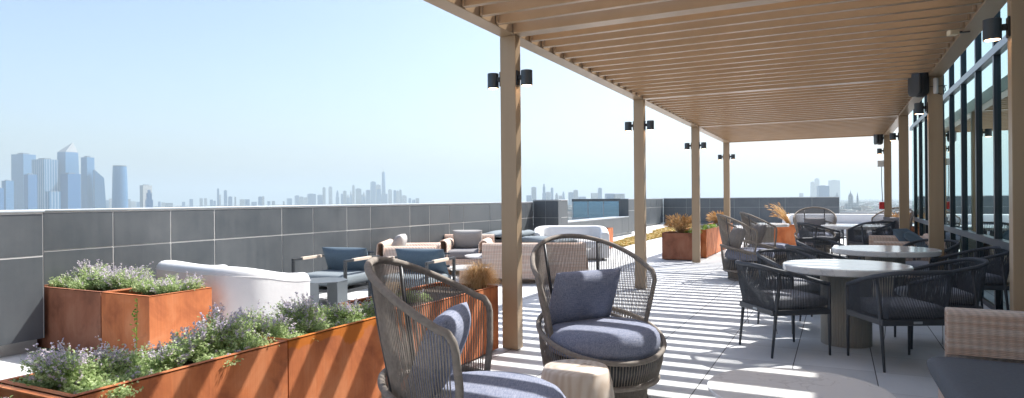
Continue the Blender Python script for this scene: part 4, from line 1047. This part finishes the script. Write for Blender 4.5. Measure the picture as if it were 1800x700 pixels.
# ================================================================== CITY
def tower(label, x0, x1, ytop, depth, m_, style='box', edge=None, group=None, name='city_tower', cat='skyscraper', dp=None):
    """a real building standing on the land, from its bearing, distance and width in metres"""
    cx_ = (x0 + x1) / 2; top = at(cx_, ytop, depth * 1000); a = at(x0, ytop, depth * 1000); b_ = at(x1, ytop, depth * 1000)
    w = (b_ - a).length; H = top.z - LAND_Z
    t = thing(name, label, cat, (top.x, top.y, LAND_Z), 0, group)
    ang = math.atan2(top.x, top.y); # bearing from +Y
    base = -ang
    f = .5 if edge is None else (edge - x0) / (x1 - x0)
    # plan rotated so that two faces show; split of the silhouette = f
    rot = base + (R(38) if edge is not None else R(12))
    if edge is not None:
        # rectangle sides p (left face) and q (right face)
        th = R(38); q = w * (1 - f) / math.cos(th); p = w * f / math.sin(th)
    else:
        th = R(12); q = w * .86 / math.cos(th); p = w * .14 / math.sin(th)
    hx, hy = q / 2, p / 2
    t.rotation_euler = (0, 0, rot); mm = CM[m_]
    if style == 'box':
        MB().box(-hx, hx, -hy, hy, 0, H).build('shaft', mm, t)
        if H > 120 and w > 20: MB().box(-hx * .5, hx * .4, -hy * .5, hy * .5, H, H + H * .025).build('roof_plant', CM['grey'], t)
    elif style == 'step':
        MB().box(-hx, hx, -hy, hy, 0, H * .62).build('podium', mm, t); MB().box(-hx * .72, hx * .72, -hy * .72, hy * .72, H * .62, H * .88).build('shaft', mm, t); MB().box(-hx * .4, hx * .4, -hy * .4, hy * .4, H * .88, H).build('crown', mm, t)
    elif style == 'round':
        MB().lathe([(w * .54, 0), (w * .53, H * .4), (w * .49, H * .85), (w * .46, H), (w * .2, H)], 32).build('shaft', mm, t, smooth=False)
        MB().lathe([(w * .47, H), (w * .47, H + 5), (w * .1, H + 5)], 32).build('crown', CM['grey'], t)
    elif style == 'peak':   # tapering tower with a slanted pyramid roof
        zs = H * .86; k = .8
        vs = [(-hx, -hy, 0), (hx, -hy, 0), (hx, hy, 0), (-hx, hy, 0), (-hx * k, -hy * k, zs), (hx * k, -hy * k, zs), (hx * k, hy * k, zs), (-hx * k, hy * k, zs)]
        MB().add(vs, [(0, 1, 5, 4), (1, 2, 6, 5), (2, 3, 7, 6), (3, 0, 4, 7), (3, 2, 1, 0)]).build('shaft', mm, t)
        vs = [(-hx * k, -hy * k, zs), (hx * k, -hy * k, zs), (hx * k, hy * k, zs), (-hx * k, hy * k, zs), (hx * .30, -hy * .55, H)]
        MB().add(vs, [(0, 1, 4), (1, 2, 4), (2, 3, 4), (3, 0, 4)]).build('roof', CM['pale'], t)
    elif style == 'slant':
        vs = [(-hx, -hy, 0), (hx * 1.15, -hy, 0), (hx * 1.15, hy, 0), (-hx, hy, 0), (-hx, -hy, H), (hx * .7, -hy, H * .82), (hx * .7, hy, H * .82), (-hx, hy, H)]
        MB().add(vs, [(0, 1, 5, 4), (1, 2, 6, 5), (2, 3, 7, 6), (3, 0, 4, 7), (4, 5, 6, 7), (3, 2, 1, 0)]).build('shaft', mm, t)
    elif style == 'needle':
        s = .52
        # square base turning into a rotated square top
        n = 8; base_ = [(-hx, -hy), (0, -hy), (hx, -hy), (hx, 0), (hx, hy), (0, hy), (-hx, hy), (-hx, 0)]
        topp = [(x * .99, y * .99) for x, y in [(-hx * .5, -hy * .5), (0, -hy), (hx * .5, -hy * .5), (hx, 0), (hx * .5, hy * .5), (0, hy), (-hx * .5, hy * .5), (-hx, 0)]]
        vs = [(x, y, 0) for x, y in base_] + [(x * .78, y * .78, H) for x, y in topp]
        MB().add(vs, [(i, (i + 1) % 8, 8 + (i + 1) % 8, 8 + i) for i in range(8)] + [tuple(range(8, 16))]).build('shaft', mm, t)
        MB().lathe([(w * .2, H), (w * .18, H + H * .02), (w * .05, H + H * .03), (w * .012, H * 1.27)], 12).build('antenna', CM['pale'], t)
    elif style == 'dome':
        MB().box(-w * 1.1, w * 1.1, -w * .6, w * .6, 0, H * .45).build('hall', mm, t)
        MB().lathe([(w * .45, H * .45), (w * .45, H * .68), (w * .5, H * .69), (w * .48, H * .76), (w * .36, H * .87), (w * .14, H * .95), (w * .08, H), (w * .01, H * 1.12)], 24).build('dome', CM['grey'], t, smooth=False)
    elif style == 'spire':
        MB().box(-w * .5, w * .5, -w * .5, w * .5, 0, H * .7).build('tower', mm, t)
        MB().lathe([(w * .6, H * .7), (w * .04, H)], 8).build('spire', CM['grey'], t)
    return t
LG1 = 'towers of the near skyline at the left'
big = [
 (-8, 5, 331, 3.4, 'deep', 'box', -2, 'short blue tower cut off by the left edge of the picture'),
 (5, 22, 318, 3.5, 'glass', 'box', 11, 'low pale blue tower near the left edge, shorter than its neighbours'),
 (24, 59, 272, 4.1, 'glass', 'box', 41, 'very wide tall glass tower, leftmost of the tall towers at the left'),
 (44, 63, 307, 3.6, 'deep', 'box', 50, 'deep blue block in front of the leftmost tall tower'),
 (60, 98, 281, 3.9, 'ribs', 'box', 78, 'broad flat topped tower with bright vertical ribs'),
 (82, 104, 337, 3.3, 'ribs', 'box', 88, 'short tower with white grid frame in front of the ribbed tower'),
 (100, 138, 250, 4.0, 'glass', 'peak', 115, 'tallest left skyline tower with a sharp slanted pyramid roof'),
 (109, 139, 306, 3.4, 'deep', 'box', 120, 'blue slab standing in front of the pyramid roofed tower'),
 (144, 164, 277, 4.0, 'glass', 'box', 153, 'slim two toned tower right of the pyramid roofed tower'),
 (165, 184, 299, 4.0, 'glass', 'slant', None, 'glass tower with sloping top right of the slim two toned tower'),
 (199, 222, 293, 3.7, 'glass', 'round', None, 'isolated round glass tower with a flat top'),
 (247, 266, 326, 4.0, 'pale', 'box', 252, 'pale tower behind the small dark blue tower'),
 (256, 268, 334, 3.6, 'deep', 'step', None, 'small dark blue stepped tower right of the round tower'),
]
for x0, x1, yt, d, m_, st, e, lb in big:
    tower(lb, x0, x1, yt, d, m_, st, e, LG1)
ordn = ['first', 'second', 'third', 'fourth', 'fifth', 'sixth', 'seventh', 'eighth', 'ninth', 'tenth', 'eleventh', 'twelfth', 'thirteenth', 'fourteenth', 'fifteenth', 'sixteenth', 'seventeenth', 'eighteenth', 'nineteenth', 'twentieth', 'twenty first', 'twenty second', 'twenty third', 'twenty fourth', 'twenty fifth', 'twenty sixth', 'twenty seventh', 'twenty eighth', 'twenty ninth', 'thirtieth', 'thirty first', 'thirty second', 'thirty third', 'thirty fourth', 'thirty fifth', 'thirty sixth', 'thirty seventh', 'thirty eighth']
def cluster(items, phrase, group, depth, special={}):
    items = sorted(items)
    for i, it in enumerate(items):
        x0, x1, yt = it[:3]; m_ = it[3] if len(it) > 3 else ('glass', 'deep', 'grey', 'pale')[i % 4]; st = it[4] if len(it) > 4 else 'box'; d = it[5] if len(it) > 5 else depth * random.uniform(.96, 1.04)
        lb = special.get(i) or '%s tower, %s from the left %s' % ({'glass': 'hazy blue', 'deep': 'hazy darker blue', 'grey': 'hazy grey', 'pale': 'pale', 'ribs': 'ribbed'}[m_], ordn[i], phrase)
        if len(it) > 6: lb = it[6]
        tower(lb, x0, x1, yt, d, m_, st, None, group)
cluster([(186, 193, 352), (192, 199, 349, 'pale'), (222, 229, 350), (230, 238, 354, 'pale'), (240, 246, 355), (278, 282, 354.5, 'deep'), (284, 290, 356, 'pale'), (291, 303, 357, 'grey'), (320, 325, 355, 'deep'), (333, 339, 350), (351, 356, 349), (359, 363.5, 348.5), (369, 374, 351), (375, 379, 353), (381.5, 384.8, 331.5, 'deep', 'box', 6.2, 'thinnest very tall hazy tower in the faint cluster at middle left'), (384.8, 388, 342.5), (393.5, 398.8, 335, 'deep', 'box', 6.2, 'tall slim tower right of the thinnest tower in the faint middle left cluster'), (401, 408, 346), (412, 414.8, 346, 'grey'), (421.5, 429.6, 350.5), (430.7, 438.5, 350.5, 'deep'), (442, 451, 355), (454, 460.5, 346, 'deep'), (460.5, 464.5, 345.5, 'pale'), (470, 475, 354), (478, 483, 353.5, 'grey'), (497, 500, 354)],
        'in the faint low middle left skyline', 'faint low skyline towers', 6.4)
cluster([(504, 513, 349), (518, 525.5, 344), (526, 533, 346), (533.5, 540, 347), (540.5, 555, 341, 'deep'), (558, 567, 343), (567, 572, 330), (577.5, 584, 329), (590, 596, 335, 'glass', 'step'), (599, 603, 341), (603, 609, 336), (609.5, 614, 341, 'glass', 'spire'), (615, 618.5, 334, 'glass', 'spire'), (619, 623.3, 326, 'pale'), (625, 635, 332), (625.5, 638, 342.5, 'deep'), (637, 642, 337, 'glass', 'spire'), (643, 650.5, 334.5, 'deep'), (651, 660.5, 320, 'glass', 'box', 7.4, 'broad tall block left of the antenna tower in the downtown skyline'), (661, 669, 325.5, 'pale'), (661.5, 669.5, 333), (670, 677.8, 303, 'deep', 'needle', 7.6, 'tallest downtown tower with a long thin antenna'), (669.3, 681, 341, 'deep'), (682.3, 689, 333.5), (691.5, 696.3, 335, 'deep'), (696.3, 701.5, 336, 'pale'), (701.8, 706, 334), (706, 714.8, 344), (718, 722.5, 348.5), (724, 730, 351), (730.5, 736.8, 348.5)],
        'in the big downtown skyline', 'downtown skyline towers', 7.4)
cluster([(925, 934, 343.5), (934, 942.6, 329.5, 'grey'), (953, 959.3, 323.5, 'deep', 'step'), (959, 968, 338), (968, 972.6, 330.5, 'deep'), (975, 982, 339.5, 'grey', 'step'), (982, 988, 344, 'pale'), (987.5, 993, 337, 'glass', 'step'), (999, 1008, 338.5), (1008, 1016, 334.5, 'grey'), (1016, 1030, 346, 'glass'), (1038.6, 1051, 339.5, 'pale'), (1051, 1058, 331, 'glass'), (1063, 1078.5, 340.5, 'deep', 'box', 4.0, 'darker wide block above the right part of the blue glass screen'), (1078.7, 1098, 340.8, 'pale', 'box', 4.0, 'pale wide block just left of the second column')],
        'in the skyline between the first two columns', 'skyline towers between the first two columns', 5.6)
cluster([(1017, 1024, 361, 'grey', 'box', 3.0, 'dark mid rise in the gap of the parapet, nearer left one'), (1028, 1038, 356, 'grey', 'step', 3.2, 'dark stepped mid rise touching the left edge of the blue glass screen'), (1005, 1012, 365, 'grey', 'box', 2.8, 'small low block at the left of the gap in the parapet')],
        '', 'mid rise buildings seen in the parapet gap', 3.0)
cluster([(1405, 1412, 339.5, 'grey'), (1424.6, 1432, 320.5, 'pale'), (1432, 1440, 314.5, 'pale'), (1436.6, 1456.7, 327, 'deep', 'box', 4.2, 'dark blue tower in front of the pale right skyline towers'), (1457, 1475.6, 317.5, 'pale'), (1469, 1474, 337, 'deep', 'spire', 4.2, 'small spire in front of the pale wide tower at the right')],
        'in the right hand skyline', 'right hand skyline towers', 7.0)
tower('church dome with lantern above the low city at the right', 1491, 1499.5, 338, 2.9, 'grey', 'dome', None, 'church buildings in the right hand city', 'domed_church', 'church')
tower('thin church spire just right of the dome', 1505.8, 1508.6, 337.5, 3.0, 'grey', 'spire', None, 'church buildings in the right hand city', 'church_spire', 'church')
# the endless low city: nobody could count it
rc = random.Random(9); b = MB()
for i in range(9000):
    px = rc.uniform(-60, 1700) if i % 3 else rc.uniform(940, 1640); dpt = 1500 * (9 ** rc.random()) if i % 2 else rc.uniform(1800, 8000)
    p = at(px, 351, dpt); s = rc.uniform(8, 26); hh = rc.choice((6, 8, 10, 12, 12, 15, 22)) * rc.uniform(.8, 1.3)
    if 0 < px < 900 and dpt < 3200: continue
    b.box(p.x - s, p.x + s, p.y - s * rc.uniform(.5, 1.2), p.y + s, LAND_Z - .5, LAND_Z + hh, rc.uniform(0, PI))
lm = mat('low_city_roofs', (.10, .10, .09), .85); n_, l_ = nodes(lm)
g_ = n_.new('ShaderNodeNewGeometry'); rr_ = n_.new('ShaderNodeValToRGB'); rr_.color_ramp.interpolation = 'CONSTANT'
e = rr_.color_ramp.elements; e[0].color = (.09, .09, .085, 1); e[1].position = .35; e[1].color = (.22, .17, .14, 1)
x = e.new(.6); x.color = (.30, .30, .29, 1); x = e.new(.88); x.color = (.62, .62, .6, 1)
l_.new(g_.outputs['Random Per Island'], rr_.inputs[0]); l_.new(rr_.outputs[0], n_['Principled BSDF'].inputs['Base Color'])
tag(b.build('low_city', lm), 'hazy carpet of low city roofs beyond the terrace', 'city roofs', kind='stuff')
b = MB()
for i in range(5000):
    px = rc.uniform(900, 1700); dpt = 1600 * (6 ** rc.random()); p = at(px, 351, dpt); s = rc.uniform(5, 12); z = LAND_Z
    pts = []
    n = 6; b.lathe([(s * .6, z), (s, z + s * .6), (s * .8, z + s * 1.2), (s * .2, z + s * 1.5)], n, c=(p.x, p.y))
tag(b.build('city_trees', mat('far_trees', (.05, .085, .035), .9)), 'dark green tree cover between the low city roofs', 'trees', kind='stuff')

# ---- haze
hz = MB().box(-25500, 25500, -25500, 25500, LAND_Z - 3.5, 640).build('haze', bpy.data.materials.new('haze_air'))
hm = hz.data.materials[0]; hm.use_nodes = True; n_, l_ = nodes(hm); n_.remove(n_['Principled BSDF'])
pv = n_.new('ShaderNodeVolumePrincipled'); pv.inputs['Density'].default_value = 1.3e-4; pv.inputs['Color'].default_value = (.535, .635, .695, 1); pv.inputs['Anisotropy'].default_value = .2
l_.new(pv.outputs[0], n_['Material Output'].inputs['Volume'])
tag(hz, 'pale blue summer haze filling the air', 'haze', kind='stuff')
